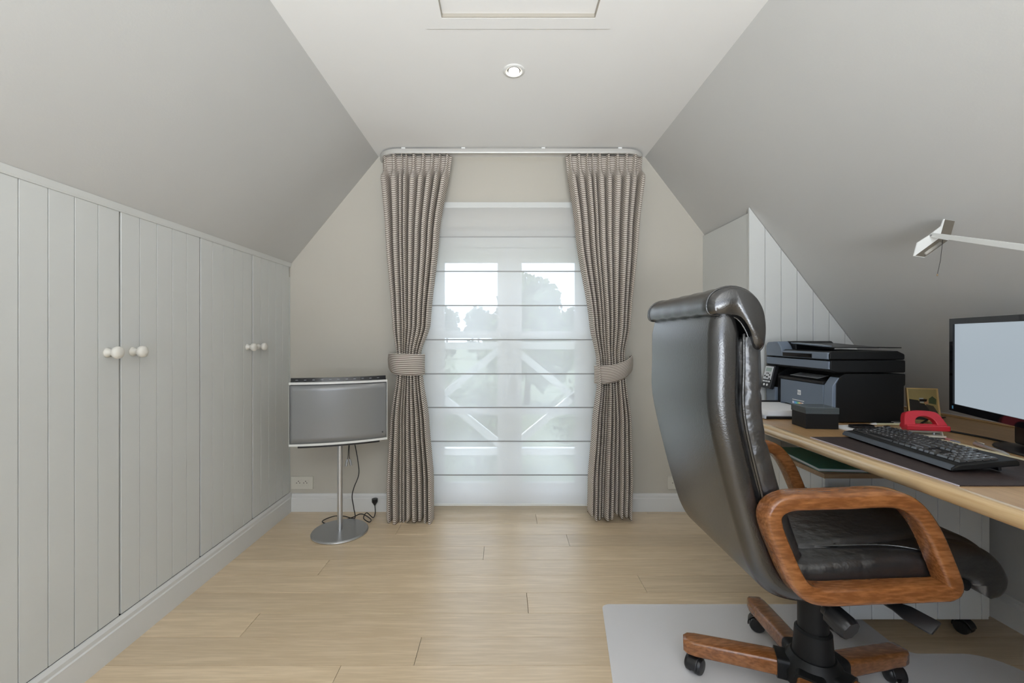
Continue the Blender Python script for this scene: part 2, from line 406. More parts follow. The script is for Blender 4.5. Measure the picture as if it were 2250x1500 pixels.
struct(B(XL-.059, XL, 2.724, YB, .0, 1.478).build('trim_5', CAB, bevel=.001))

# baseboards and cornice
def bprof(sgn=1, h=.112, t=.016):
    return [(0, 0), (t*sgn, 0), (t*sgn, h-.030), ((t-.004)*sgn, h-.026), ((t-.004)*sgn, h-.012), ((t-.010)*sgn, h), (0, h)]
struct(MB().prism([(XL+p-.002, q) for p, q in bprof(1, .120)], YR, YB).build('baseboard_left', TRIM))
struct(MB().prism([(XR-p, q) for p, q in bprof(1)], YR, 2.23).build('baseboard_right', TRIM))
struct(MB().prism([(YB-p, q) for p, q in bprof(1)], XL+.014, OX0-.005, 'x').build('baseboard_back_left', TRIM))
struct(MB().prism([(YB-p, q) for p, q in bprof(1)], OX1+.005, 1.262, 'x').build('baseboard_back_right', TRIM))
struct(MB().prism([(XL-.016, ZKL-.0145), (XL+.003, ZKL-.0145), (XL+.006, ZKL-.008), (XL+.010, ZKL+.010), (XL-.016, ZKL-.014)], YR, YB).build('trim_1', CAB))

# ------------------------------------------------------------------ closet on the right under the slope
YF = 2.209; XS = 1.2557
rc = thing('corner_closet', 'tall white planked closet built under the right slope behind the printer', 'closet', (XS, YF, 0))
MB().prism([(XS+.006, 0), (XS+.022, 0), (XS+.022, zslope(XS+.022)-.001), (XS+.006, zslope(XS+.022)-.001)], YF+.014, YB-.001).build('side_panel', CAB, rc)
x = XS; i = 0
while x < XD-.02:
    x1 = min(x+.0819, XD-.001)
    e = .0007; zf = 0 if x1 < XR else .715
    MB().prism([(x+e, zf), (x1-e, zf), (x1-e, zslope(x1-e)-.002), (x+e, zslope(x+e)-.002)], YF, YF+.014).build('plank', CAB, rc, bevel=.0016, seg=1)
    x = x1
MB().prism([(XS+.02, 0), (XR-.002, 0), (XR-.002, .714), (XD-.003, .714), (XD-.003, zslope(XD-.003)-.006), (XS+.02, zslope(XS+.02)-.006)], YF+.0145, YF+.03).build('backing', CAB, rc)

# ------------------------------------------------------------------ ceiling hatch and downlights
h = thing('ceiling_hatch', 'square loft hatch with a raised frame at the top of the ceiling', 'hatch', (.055, 1.25, ZC))
f = MB(); z0, z1 = ZC-.003, ZC-.0003
f.box(hx0, ix0, hy0, hy1, z0, z1); f.box(ix1, hx1, hy0, hy1, z0, z1); f.box(ix0, ix1, hy0, iy0, z0, z1); f.box(ix0, ix1, iy1, hy1, z0, z1)
f.build('hatch_frame', CEIL, h)
B(ix0+.002, ix1-.002, iy0+.002, iy1-.002, ZC+.011, ZC+.03).build('hatch_panel', CEIL, h)
LIPSHADE = mat('hatch_shade_beige', (.36, .33, .28), .6)  # darker beige paints the shade onto the sides of the recess
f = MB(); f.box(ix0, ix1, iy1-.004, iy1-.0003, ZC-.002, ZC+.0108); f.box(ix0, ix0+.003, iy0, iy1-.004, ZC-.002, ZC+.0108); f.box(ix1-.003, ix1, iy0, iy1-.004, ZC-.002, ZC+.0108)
f.build('hatch_shade_strips', LIPSHADE, h)
LENS = mat('lamp_lens', (1, 1, 1), .3, emit=(1, .93, .82), estr=9)
def downlight(x, y, label):
    t = thing('recessed_spotlight', label, 'ceiling light', (x, y, ZC), group='recessed ceiling spotlights')
    MB().lathe([(.047, 0), (.047, -.003), (.044, -.0055), (.036, -.006), (.034, -.003), (.028, -.001), (.028, 0)], (0, 0, 0), 'z', 32).build('trim_ring', TRIM, t, smooth='auto', world=False)
    MB().lathe([(.023, -.0005), (.023, -.0035), (.015, -.006), (.0, -.0068)], (0, 0, 0), 'z', 24).build('lens', LENS, t, smooth=True, world=False)
    ld = bpy.data.lights.new('spot', 'SPOT'); ld.energy = 5; ld.spot_size = math.radians(150); ld.spot_blend = 1; ld.shadow_soft_size = .03; ld.color = (1, .92, .80)
    lo = bpy.data.objects.new('spot_light', ld); COL.objects.link(lo); lo.parent = t; lo.location = (0, 0, -.02)
    return t
downlight(.045, 1.848, 'small round recessed spotlight, lit, in the flat ceiling')

# ------------------------------------------------------------------ balcony door
YD = 2.86
d1 = sempty('door_1', (.027, YD, 0))
zt = 1.687
f = MB(); f.box(OX0, -.462, YD-.02, YD+.06, 0, OZ); f.box(.517, OX1, YD-.02, YD+.06, 0, OZ); f.box(-.462, .517, YD-.02, YD+.06, zt+.004, OZ); f.box(-.462, .517, YD-.03, YD+.06, -.014, .012)
f.build('door_frame', DOORW, d1, bevel=.002)
def zy(py): return 1.1-(py-740)/332.2
pz = [(.128, .596), (.628, 1.100), (1.130, 1.600)]       # pane heights
for s in (0, 1):
    if s == 0: x0, x1, g0, g1 = -.460, .0262, -.397, -.030
    else: x0, x1, g0, g1 = .0278, .515, .114, .482
    leaf = MB(); ya, yb = YD, YD+.045
    leaf.box(x0, g0, ya, yb, .015, zt); leaf.box(g1, x1, ya, yb, .015, zt)
    leaf.box(g0, g1, ya, yb, .015, pz[0][0]); leaf.box(g0, g1, ya, yb, pz[2][1], zt)
    lf = leaf.build('door_leaf', DOORW, d1)
    for (a, b) in ((pz[0][1], pz[1][0]), (pz[1][1], pz[2][0])):
        B(g0, g1, ya+.004, yb-.004, a, b).build('glazing_bar', DOORW, lf, bevel=.003)
    for a, b in pz:
        B(g0-.003, g1+.003, ya+.02, ya+.026, a-.003, b+.003).build('pane', GLASS, lf)
        r = MB(); t_ = .008
        r.box(g0, g0+t_, ya-.0, ya+.019, a, b); r.box(g1-t_, g1, ya, ya+.019, a, b); r.box(g0+t_, g1-t_, ya, ya+.019, a, a+t_); r.box(g0+t_, g1-t_, ya, ya+.019, b-t_, b)
        r.build('glazing_bead', DOORW, lf)
    if s == 1:
        hd = MB(); hd.lathe([(.002, -.055), (.013, -.045), (.015, 0), (.013, .045), (.002, .06)], (.068, ya-.002, .78), 'z', 12)
        hd.lathe([(.006, 0), (.006, -.03), (.013, -.034), (.014, -.045), (.004, -.05)], (.068, ya, .80), 'y', 12)
        hd.build('door_handle', CREAM, lf, smooth='auto')

# roman blind in front of the opening
rb = thing('roman_blind', 'sheer white roman blind hanging in front of the glazed balcony door', 'blind', (.035, 2.70, .05))
BX0, BX1 = -.535, .605; YBL = 2.700
B(BX0, BX1, YBL-.006, YB-.001, 1.905, 1.940).build('headrail', CAB, rb, bevel=.002)
rz_ = [1.908, 1.725, 1.509, 1.296, 1.083, .870, .660, .449, .239, .050]
zz = rz_[0]
for i in range(len(rz_)-1):
    a, b = rz_[i], rz_[i+1]
    bulge = .010 if i else .022
    MB().grid(24, 8, lambda u, v, a=a, b=b: (BX0+(BX1-BX0)*u, YBL-bulge*math.sin(PI*v)*.6-(.004 if i == 0 else 0), a+(b-a)*v)).build('cloth_panel', SHEER, rb, smooth=True)
    if i: B(BX0, BX1, YBL-.004, YBL+.002, a-.0035, a+.0035).build('rod_pocket', RODM, rb, bevel=.0015)
B(BX0, BX1, YBL-.004, YBL+.002, .046, .060).build('bottom_bar', WHITEM, rb, bevel=.0015)

# curtain rail
cr = thing('curtain_rail', 'pale curved curtain rail fixed under the ceiling above the balcony door', 'curtain rail', (.05, 2.6, 2.20))
YRL = 2.596; ra = .13; path = [Vector((-.762, 2.733, 2.214)), Vector((-.762, YRL+ra, 2.214))]
for q in range(1, 9):
    a = PI/2*q/8; path.append(Vector((-.762+ra-ra*math.cos(a), YRL+ra-ra*math.sin(a), 2.214)))
for xx in (-.3, 0, .3, .6): path.append(Vector((xx, YRL, 2.214)))
for q in range(0, 9):
    a = PI/2*q/8; path.append(Vector((.860-ra+ra*math.sin(a), YRL+ra-ra*math.cos(a), 2.214)))
path.append(Vector((.860, 2.733, 2.214)))
MB().sweep(path, rrect(.014, .010, .004, 2), (0, 0, 1)).build('rail', RAILM, cr, smooth='auto')
for xx in (-.60, -.24, .24, .70):
    B(xx-.012, xx+.012, YRL-.006, YRL+.012, 2.228, ZC-.001).build('bracket', WHITEM, cr, bevel=.002)

# curtains
def interp(tab, z):
    if z >= tab[0][0]: return tab[0][1]
    for (z0, a), (z1, b) in zip(tab[:-1], tab[1:]):
        if z >= z1:
            t = (z0-z)/(z0-z1); t2 = t*t*(3-2*t)*.5+t*.5
            return a+(b-a)*t2
    return tab[-1][1]
def curtain(label, outer, inner, side, zbot, seed, n=10):
    R = random.Random(seed)
    t = thing('curtain', label, 'curtain', (outer[-1][1]*.5+inner[-1][1]*.5, 2.6, zbot), group='striped curtains at the balcony door')
    # pleat positions
    pos = [0]; 
    for i in range(n): pos.append(pos[-1]+R.uniform(.6, 1.5))
    pos = [p/pos[-1] for p in pos]
    amp = [R.uniform(.8, 1.25) for _ in range(n)]
    nu, nv = n*18, 110; ztop = 2.199
    def phase(u):
        for i in range(n):
            if u <= pos[i+1] or i == n-1:
                return i, (u-pos[i])/(pos[i+1]-pos[i])
    def fn(u, v):
        drop = .012*math.sin(u*9+seed)+.010*math.sin(u*23+seed)
        z = ztop+(zbot+drop*(v > .9)*((v-.9)*10)-ztop)*v
        xo, xi = interp(outer, z), interp(inner, z)
        i, p = phase(u)
        hd = max(0, min(1, (z-2.04)/.10)); hd = hd*hd*(3-2*hd)      # 1 in the pleated heading
        tie = math.exp(-((z-.94)/.16)**2)
        c = .5-.5*math.cos(2*PI*p)                                   # 0 edges,1 centre of pleat
        pinch = math.exp(-((z-2.095)/.02)**2)
        fold = (1-(1-c)**1.7)*(1-hd)+hd*c**4.5
        lat = -0.07*math.sin(2*PI*p)*(1-hd)+ .03*math.sin(5*v+i*2.1)*(1-hd)
        uu = u+lat*(pos[i+1]-pos[i])
        X = xo+(xi-xo)*uu
        A = (.072*(1-.4*tie))*amp[i]*(1-hd)+.040*hd*(1-.35*pinch)
        y0 = 2.622-.0*v
        w = max(0, 1-uu/.16); ywrap = (.085*w*w)*max(hd, .25)
        Y = y0+ywrap-A*fold + .012*math.sin(3.1*v+i*1.7)*(1-hd)
        if hd > 0 and c > .6: 
            Y += .010*hd*math.exp(-((p-.5)/.05)**2)                 # crease between the two pleat fingers
        z += .004*math.sin(2*PI*p+i)*(1-hd)*min(1, v*3)
        return (X, Y, z)
    MB().grid(nu, nv, fn, lambda u, v: (u, (zbot-ztop)*v+.006*math.sin(u*7))).build('cloth', CLOTH, t, smooth=True, solid=.0012)
    return t
LO = [(2.20, -.755), (1.716, -.715), (1.171, -.671), (.999, -.650), (.878, -.646), (.596, -.684), (.246, -.703), (0, -.703)]
LI = [(2.20, -.312), (1.716, -.389), (1.171, -.443), (.999, -.500), (.878, -.490), (.596, -.450), (.246, -.421), (0, -.419)]
RI = [(2.20, .378), (1.716, .438), (1.171, .520), (.960, .562), (.830, .566), (.596, .536), (.246, .510), (0, .506)]
RO = [(2.20, .868), (1.716, .815), (1.171, .764), (.999, .735), (.830, .739), (.596, .766), (.246, .774), (0, .768)]
curtain('taupe and cream striped curtain on the left, tied back behind the television', LO, LI, -1, .004, 2, n=9)
curtain('taupe and cream striped curtain on the right, tied back beside the leather chair', RO, RI, 1, .026, 5, n=10)
def tieback(label, pts):
    """pts: list of (x,y,zlow,zhigh)"""
    t = thing('curtain_tieback', label, 'tieback', (pts[0][0], pts[0][1], pts[0][2]), group='striped curtain tiebacks')
    lo = catmull([(p[0], p[1], p[2]) for p in pts], 8); hi = catmull([(p[0], p[1], p[3]) for p in pts], 8); n = len(lo)-1
    def fn(u, v):
        i = int(round(u*n)); q = lo[i].lerp(hi[i], v); q.y -= .010*math.sin(PI*v); return q
    MB().grid(n, 10, fn, lambda u, v: (u, v*.128)).build('band', CLOTH, t, smooth=True, solid=.005)
    p = pts[0]
    MB().tube(catmull([(p[0], YB-.001, (p[2]+p[3])/2+.012), (p[0], 2.712, (p[2]+p[3])/2+.012), (p[0]+(.01 if p[0] < 0 else -.01), 2.700, (p[2]+p[3])/2+.02)], 4), .003, 6).build('hook', BLK, t, smooth=True)
tieback('narrow striped tieback holding the left curtain, drawn level to the wall', [(-.718, 2.705, .935, .985), (-.700, 2.655, .905, .998), (-.650, 2.575, .880, 1.000), (-.570, 2.553, .873, 1.000), (-.505, 2.562, .874, .996), (-.478, 2.62, .875, .995), (-.50, 2.685, .90, .98)])
tieback('slanted striped tieback holding the right curtain, higher at the wall', [(.800, 2.708, .930, .985), (.790, 2.655, .898, .985), (.735, 2.580, .862, .960), (.660, 2.553, .835, .938), (.590, 2.560, .822, .930), (.553, 2.62, .822, .928), (.58, 2.685, .84, .92)])

# ------------------------------------------------------------------ sockets
def socket(x0, n, label):
    z0, z1 = .140, .221; w = .138 if n == 2 else .081
    t = thing('wall_socket', label, 'socket', (x0+w/2, YB, z0))
    B(x0, x0+w, YB-.011, YB-.0005, z0, z1).build('cover_plate', SOCK, t, bevel=.002)
    for k in range(n):
        cx = x0+w/2+(k-(n-1)/2)*.0445; cz = (z0+z1)/2
        ins = MB(); ins.prism([(cx+a, cz+b) for a, b in rrect(.0218, .0222, .003, 3)], YB-.0125, YB-.011)
        io = ins.build('socket_insert', SOCK, t)
        MB().lathe([(.0195, 0), (.0195, -.0012), (.0175, -.0012), (.0175, -.0002), (.0, -.0002)], (cx, YB-.0125, cz), 'y', 24).build('socket_rim', SOCK, io, smooth='auto')
        hl = MB(); 
        for dx, dz, r in ((-.0095, 0, .0028), (.0095, 0, .0028), (.002, .0105, .0030)): hl.lathe([(r, 0), (r, -.0004), (0, -.0004)], (cx+dx, YB-.0127, cz+dz), 'y', 10)
        hl.build('pin_hole', DARK, io)
socket(-1.339, 2, 'cream double wall socket low in the left corner behind the television stand')
socket(1.036, 1, 'cream single wall socket low on the back wall beside the leather chair')

# ------------------------------------------------------------------ television on a stand
TVX, TVY, TVA = -.922, 2.440, math.radians(19.8)
tv = thing('standing_television', 'grey curved-screen television on a silver pole with a round foot', 'television', (TVX, TVY, 0), TVA)
def bt(mb, nm, m, par=tv, **k): return mb.build(nm, m, par, world=False, **k)
bt(MB().lathe([(.0, .0), (.148, .0), (.152, .004), (.152, .009), (.149, .012), (.06, .016), (0, .016)], (0, 0, 0), 'z', 56), 'foot', SATIN, smooth='auto')
bt(MB().lathe([(.153, .0015), (.1535, .004), (.153, .007)], (0, 0, 0), 'z', 56), 'foot_rim', SILVER, smooth=True)
bt(MB().lathe([(.0145, .014), (.0145, .52)], (0, 0, 0), 'z', 24), 'pole', SILVER, smooth='auto')
bt(B(-.03, .03, -.02, .03, .508, .53), 'pole_mount', BLK, bevel=.003)
hw, zb, zt_ = .255, .514, .856; sag = .032
def yf(u, off=0): return -.045-sag*(1-u*u)+.0+off
scr = MB().grid(32, 10, lambda u, v: ((2*u-1)*(hw-.004), yf(2*u-1)-.002, zb+.014+(zt_-.016-zb-.014)*v))
bt(scr, 'screen', TVGLASS, smooth=True, solid=.003)
def strip(z0, z1, m, nm, off, half, dpt=.02):
    rings = []
    for q in range(33):
        u = -1+2*q/32; x_ = u*half; y_ = yf(u*half/hw, off)
        rings.append([(x_, y_, z0), (x_, y_, z1), (x_, y_+dpt, z1), (x_, y_+dpt, z0)])
    return bt(MB().loft(rings), nm, m)
strip(zb, zb+.012, WHITEM, 'lower_frame', -.006, hw)
strip(zt_-.012, zt_, WHITEM, 'upper_frame', -.006, hw)
for s in (-1, 1):
    bt(B(s*hw-(.003 if s > 0 else -.0), s*hw+(0 if s > 0 else .0015), -.049, -.02, zb, zt_), 'side_frame', WHITEM)
rings = []
for q in range(33):
    u = -1+2*q/32; x_ = u*(hw-.006); y_ = yf(u, .012); dpt = .13-.05*abs(u)**3
    rings.append([(x_, y_, zb+.004), (x_, y_, zt_+.004), (x_, y_+dpt*.6, zt_+.002), (x_, y_+dpt*.6, zb+.02)])
cabt = bt(MB().loft(rings), 'cabinet', BLK)
rings = []
for q in range(33):
    u = -1+2*q/32; x_ = u*(hw-.008); y_ = yf(u, .006)
    rings.append([(x_, y_, zt_), (x_, y_+.006, zt_+.022), (x_, y_+.03, zt_+.022), (x_, y_+.03, zt_)])
topb = bt(MB().loft(rings), 'control_strip', BLKG)
for q in range(11):
    u = -.85+.165*q; bt(B(u*hw-.006, u*hw+.006, yf(u, .0065), yf(u, .0085), zt_+.011, zt_+.0125), 'button', SATIN, topb)
strip(zb-.012, zb+.001, BLK, 'lower_strip', .004, .212, .03)
bt(MB().lathe([(.004, 0), (.004, -.001), (0, -.001)], (.228, yf(.9, -.003), zb+.045), 'y', 10), 'standby_light', BLK)
bt(MB().tube(catmull([(.075, .0, .512), (.095, -.01, .40), (.10, -.02, .32), (.075, -.02, .25), (.065, .03, .18), (.075, .09, .09), (.08, .13, .015), (.02, .20, .008), (-.04, .22, .008), (-.10, .17, .008), (-.06, .12, .008), (.06, .16, .008), (.12, .20, .008), (.17, .10, .010), (.16, .05, .012), (.13, .10, .02), (.15, .15, .03), (.185, .12, .008), (.20, .16, .02), (.20, .20, .055)], 8), .0028, 7), 'power_cable', CABLE, smooth=True)
bt(MB().lathe([(.005, 0), (.012, .012), (.018, .02), (.018, .04), (.0, .042)], (.20, .205, .05), 'z', 14), 'plug', BLK, smooth='auto')
for s in (-1, 1):
    c_ = bt(MB().tube(catmull([(.050+s*.001, 0, .512), (.047+s*.002, -.005, .46), (.046+s*.003, -.005, .425), (.046+s*.006, -.005, .405)], 5), .002, 6), 'antenna_cable', CABLE, smooth=True)
    bt(MB().tube([(.046+s*.006, -.005, .408), (.046+s*.009, -.005, .395), (.046+s*.013, -.005, .370)], [.004, .007, .0065], 10), 'antenna_plug', SATIN, c_, smooth='auto')

# ------------------------------------------------------------------ desk
ZT = .750; DX0 = 1.030
dk = thing('desk', 'long beech desk with a rounded front edge along the right wall', 'desk', (1.48, 1.3, 0))
B(DX0+.03, XD-.003, .30, YF-.002, ZT-.036, ZT).build('desk_top', DESKW, dk)
prof = [(DX0+.03, ZT), (DX0+.016, ZT), (DX0+.007, ZT-.003), (DX0+.001, ZT-.011), (DX0, ZT-.020), (DX0+.003, ZT-.030), (DX0+.010, ZT-.036), (DX0+.03, ZT-.036)]
MB().prism(prof, .30, YF-.002).build('front_edge', DESKE, dk, smooth='auto')
B(XR+.030, XR+.046, .30, 2.2, ZT, ZT+.008).build('back_ledge', DESKW, dk, bevel=.003)
B(1.10, 1.90, .32, .34, 0, ZT-.036).build('end_panel', CAB, dk)

# rolling cabinet under the desk
cb = thing('rolling_cabinet', 'white planked cabinet on castors under the desk with a wooden top', 'cabinet', (1.47, 1.76, 0))
cx0, cx1, cy0, cy1, cz0, cz1 = 1.176, 1.780, 1.582, 1.950, .066, .584
n = 7; w = .0805; x = cx0+.012
B(cx0+.010, cx1+.010, cy0+.010, cy1, cz0+.004, cz1).build('body', CAB, cb)
B(cx0+.0, cx0+.012, cy0-.001, cy0+.012, cz0, cz1).build('corner_post', CAB, cb, bevel=.001)
while x < cx1-.005:
    x1 = min(x+w, cx1-.002); B(x+.0007, x1-.0007, cy0, cy0+.0105, cz0, cz1).build('plank', CAB, cb, bevel=.0016, seg=1); x = x1
y = cy0+.012
while y < cy1-.005:
    y1 = min(y+.0625, cy1); B(cx0, cx0+.0105, y+.0007, y1-.0007, cz0, cz1).build('plank', CAB, cb, bevel=.0016, seg=1); y = y1
B(cx0-.006, cx1+.012, cy0-.006, cy1+.004, cz1, cz1+.017).build('cabinet_top', SHELFT, cb, bevel=.001)
def caster(parent, x, y, z, r, ang, nm='castor'):
    """twin wheel castor with hood, in world coordinates"""
    q = MB(); M = Matrix.Translation((x, y, z)) @ Matrix.Rotation(ang, 4, 'Z')
    for s in (-1, 1):
        q.lathe([(.0, s*.006), (r*.9, s*.006), (r, s*.009), (r, s*.020), (r*.85, s*.025), (0, s*.027)], (0, 0, r), 'y', 20)
    q.xf(M); o = q.build(nm, BLK, parent, smooth='auto')
    hd = MB(); ring = []
    for k in range(13):
        a = PI*(-.05+1.0*k/12); ring.append([(1.14*r*math.cos(a), yy, r+1.14*r*math.sin(a)) for yy in (-.017, -.013, .013, .017)])
    hd.loft([[p for p in rg] for rg in ring], close=False, cap=False)
    hd.xf(M); hd.build('hood', BLK, o, smooth=True, solid=.004)
    MB().lathe([(.006, r), (.006, 2*r+.012)], (x, y, z), 'z', 10).build('stem', SATIN, o, smooth='auto')
    return o
for xx, yy, aa in ((1.23, 1.63, .5), (1.715, 1.610, 1.9), (1.23, 1.88, .2), (1.715, 1.88, .9)):
    caster(cb, xx, yy, .0027 if xx < 1.3 and yy < 1.7 else 0, .024, aa)
gf = thing('green_folder', 'green folder of papers lying on the cabinet under the desk', 'folder', (1.27, 1.77, cz1+.017))
M = Matrix.Translation((1.300, 1.752, cz1+.017)) @ Matrix.Rotation(-.10, 4, 'Z')
B(-.11, .11, -.155, .155, .001, .009).xf(M).build('papers', PAPER, gf)
B(-.113, .113, -.158, .158, .0095, .0115).xf(M).build('cover', GREEN, gf, bevel=.0006)
B(-.113, .113, -.158, .158, .0, .001).xf(M).build('back_cover', GREEN, gf)

# ------------------------------------------------------------------ vinyl chair mat
cm_pts = []
def arc(cx, cy, r, a0, a1, n=8): return [(cx+r*math.cos(a0+(a1-a0)*k/n), cy+r*math.sin(a0+(a1-a0)*k/n)) for k in range(n+1)]
out = []
out += arc(.40+.035, 1.777-.035, .035, PI, PI/2)
out += arc(1.392-.035, 1.777-.035, .035, PI/2, 0)
out += [(1.394, 1.60)] + arc(1.394+.05, 1.499+.05, .05, PI, 1.5*PI)
out += arc(1.72-.13, 1.499-.13, .13, PI/2, 0)
out += arc(1.72-.05, .80+.05, .05, 0, -PI/2)
out += arc(1.394+.05, .80-.05, .05, PI/2, PI)
out += arc(1.392-.035, .58+.035, .035, 0, -PI/2)
out += arc(.24+.035, .58+.035, .035, -PI/2, -PI)
cm = tag(MB().prism(out, .0006, .0026, 'z').build('chair_mat', VINYL), 'translucent vinyl chair mat on the wooden floor under the office chair', 'chair mat')

# ------------------------------------------------------------------ office chair (faces the desk, +X)
CX, CY = .940, 1.335; BX, BY = .930, 1.298
ch = thing('office_chair', 'high-backed black leather office chair with wooden arms and wooden star base', 'chair', (CX, CY, .0026))
def V3(x, z, y=CY): return (x, y, z)
path = catmull([V3(.571, 1.160), V3(.571, 1.03), V3(.572, .90), V3(.612, .72), V3(.652, .575), V3(.676, .510), V3(.706, .472), V3(.757, .456), V3(.84, .452)], 5)
def bsec(t):
    hw_ = .238 if t < .1 else .238-.0*t
    k = min(1, t/.04); e = min(1, (1-t)/.06)
    return rrect(hw_*(1-.03*(1-k)), .039*(.72+.28*k)*(.8+.2*e), .032, 6)
MB().sweep(path, bsec, (0, 1, 0)).build('backrest_shell', LEATHER, ch, smooth='auto')
# piping on the shell edge
for s in (-1, 1):
    MB().tube([(p[0]+.040, CY+s*.236, p[2]) for p in path[2:-8]], .004, 6).build('piping', LEATHER, ch, smooth=True)
# front cushion with soft horizontal folds
path = catmull([V3(.633, 1.10), V3(.637, .98), V3(.640, .88), V3(.672, .74), V3(.715, .60), V3(.745, .52)], 10)
def csec(t):
    f_ = 1-.13*max(0, math.cos(t*2*PI*4.2))**10
    e = min(1, min(t, 1-t)/.05+.6)
    return rrect(.232*(.97+.03*e), .034*f_*e, .028, 6)
MB().sweep(path, csec, (0, 1, 0)).build('backrest_cushion', LEATHER2, ch, smooth='auto')
# headrest roll
hp = catmull([(.530, 1.152), (.521, 1.180), (.533, 1.210), (.565, 1.228), (.610, 1.226), (.645, 1.205), (.668, 1.160), (.672, 1.105), (.660, 1.066), (.640, 1.060), (.622, 1.10), (.590, 1.150)], 4, True) if False else None
hpts = [(.531, 1.158), (.522, 1.176), (.528, 1.202), (.550, 1.222), (.585, 1.230), (.620, 1.222), (.648, 1.200), (.666, 1.165), (.672, 1.120), (.668, 1.080), (.655, 1.064), (.638, 1.070), (.626, 1.110), (.600, 1.148), (.560, 1.156)]
hc = catmull([(a, 0, b) for a, b in hpts], 3, True)
cc = Vector((.605, 0, 1.165)); rings = []
ys = [-.243, -.241, -.234, -.222, -.19]+[-.15+.03*i for i in range(11)]+[.19, .222, .234, .241, .243]
for yv in ys:
    k = 1 if abs(yv) < .222 else 1-.16*((abs(yv)-.222)/.021)**2
    wr_ = .004*math.sin(yv*70)*(1 if abs(yv) < .2 else .3)
    rings.append([(cc.x+(p.x-cc.x)*k+wr_*.3, CY+yv, cc.z+(p.z-cc.z)*k+wr_*.4) for p in hc])
MB().loft(rings).build('headrest', LEATHER, ch, smooth=True)
for s in (-1, 1):
    MB().tube([(cc.x+(p.x-cc.x)*1.0, CY+s*.2225, cc.z+(p.z-cc.z)*1.0) for p in hc], .0028, 6, closed=True).build('headrest_seam', LEATHER, ch, smooth=True)
# seat
path = catmull([V3(.735, .478), V3(.82, .482), V3(.95, .492), V3(1.08, .507), V3(1.165, .520), V3(1.225, .508), V3(1.252, .470), V3(1.236, .436)], 6)
def ssec(t):
    e = min(1, t/.06+.75) * min(1, math.sqrt(max(0, (1-t)/.14))*.75+.25)
    h_ = .044 if t < .6 else .044+.010*(t-.6)/.4
    return rrect(.236, h_*e, .030, 6)
MB().sweep(path, ssec, (0, 1, 0)).build('seat_cushion', LEATHER2, ch, smooth='auto')
path = catmull([V3(.78, .505), V3(.86, .515), V3(1.0, .530), V3(1.10, .545), V3(1.17, .553), V3(1.225, .540), V3(1.262, .500), V3(1.262, .455)], 6)
def s2(t):
    e = min(1, t/.10+.35)*min(1, math.sqrt(max(0, (1-t)/.14))*.8+.2)
    return rrect(.165*(1+.30*min(1, max(0, (t-.45)/.4))), .026*e, .022, 6)
MB().sweep(path, s2, (0, 1, 0)).build('seat_center_pad', LEATHER2, ch, smooth='auto')
for s in (-1, 1):
    MB().tube(catmull([(.80, CY+s*.150, .528), (.90, CY+s*.165, .536), (1.02, CY+s*.190, .549), (1.10, CY+s*.236, .552)], 6), .003, 6).build('seat_seam', LEATHER, ch, smooth=True)
sh = catmull([V3(.80, .440), V3(.9, .442), V3(1.05, .450), V3(1.16, .468), V3(1.20, .456)], 5)
MB().sweep(sh, rrect(.225, .014, .012, 4), (0, 1, 0)).build('seat_pan', BLKM, ch, smooth='auto')
# arms
loop = [(.664, .674), (.697, .694), (.760, .698), (.838, .700), (.935, .704), (.985, .694), (1.020, .665), (1.052, .615), (1.084, .540), (1.101, .492), (1.090, .477), (1.060, .474), (.894, .468), (.790, .464), (.745, .474), (.716, .505), (.686, .570), (.660, .640)]
for s in (-1, 1):
    yy = CY+s*.262
    lp = catmull([(a, yy, b) for a, b in loop], 4, True)
    MB().sweep(lp, rrect(.027, .0205, .010, 3), (0, 1, 0), closed=True).build('armrest', ARMW, ch, smooth='auto')
    MB().box(.80, .98, min(yy-s*.020, yy-s*.06), max(yy-s*.020, yy-s*.06), .425, .462).build('arm_bracket', BLKM, ch, bevel=.004)
# mechanism, column
B(.84, 1.06, CY-.10, CY+.10, .368, .430).build('tilt_mechanism', BLKM, ch, bevel=.012, seg=3)
MB().lathe([(.0, .20), (.040, .20), (.040, .375), (.0, .375)], (BX, BY, 0), 'z', 32).build('gas_column', BLKM, ch, smooth='auto')
MB().lathe([(.0, .085), (.056, .085), (.053, .15), (.048, .222), (.042, .228), (0, .228)], (BX, BY, 0), 'z', 32).build('column_cover', BLKM, ch, smooth='auto')
MB().lathe([(.0, .062), (.060, .062), (.082, .075), (.084, .105), (.074, .128), (.058, .150), (.0, .152)], (BX, BY, 0), 'z', 32).build('hub', BLKM, ch, smooth='auto')
for kk in range(5):
    a = math.radians(14+72*kk); dx, dy = math.cos(a), math.sin(a); side = Vector((-dy, dx, 0))
    P = [Vector((BX+dx*r, BY+dy*r, z)) for r, z in ((.055, .100), (.12, .099), (.22, .095), (.325, .090), (.348, .0895), (.360, .089))]
    lg = MB().sweep(P, rrect(.031, .025, .011, 3), side, scales=[(1, 1.05), (1, 1.05), (1, 1), (1, .95), (.85, .9), (.55, .7)]).build('leg', ARMW, ch, smooth='auto')
    # socket sleeve where the leg leaves the hub
    MB().sweep([Vector((BX+dx*r, BY+dy*r, .1)) for r in (.05, .098)], rrect(.037, .032, .013, 3), side).build('leg_sleeve', BLKM, ch, smooth='auto')
    caster(lg, BX+dx*.325, BY+dy*.325, .0026, .026, a+1.1)
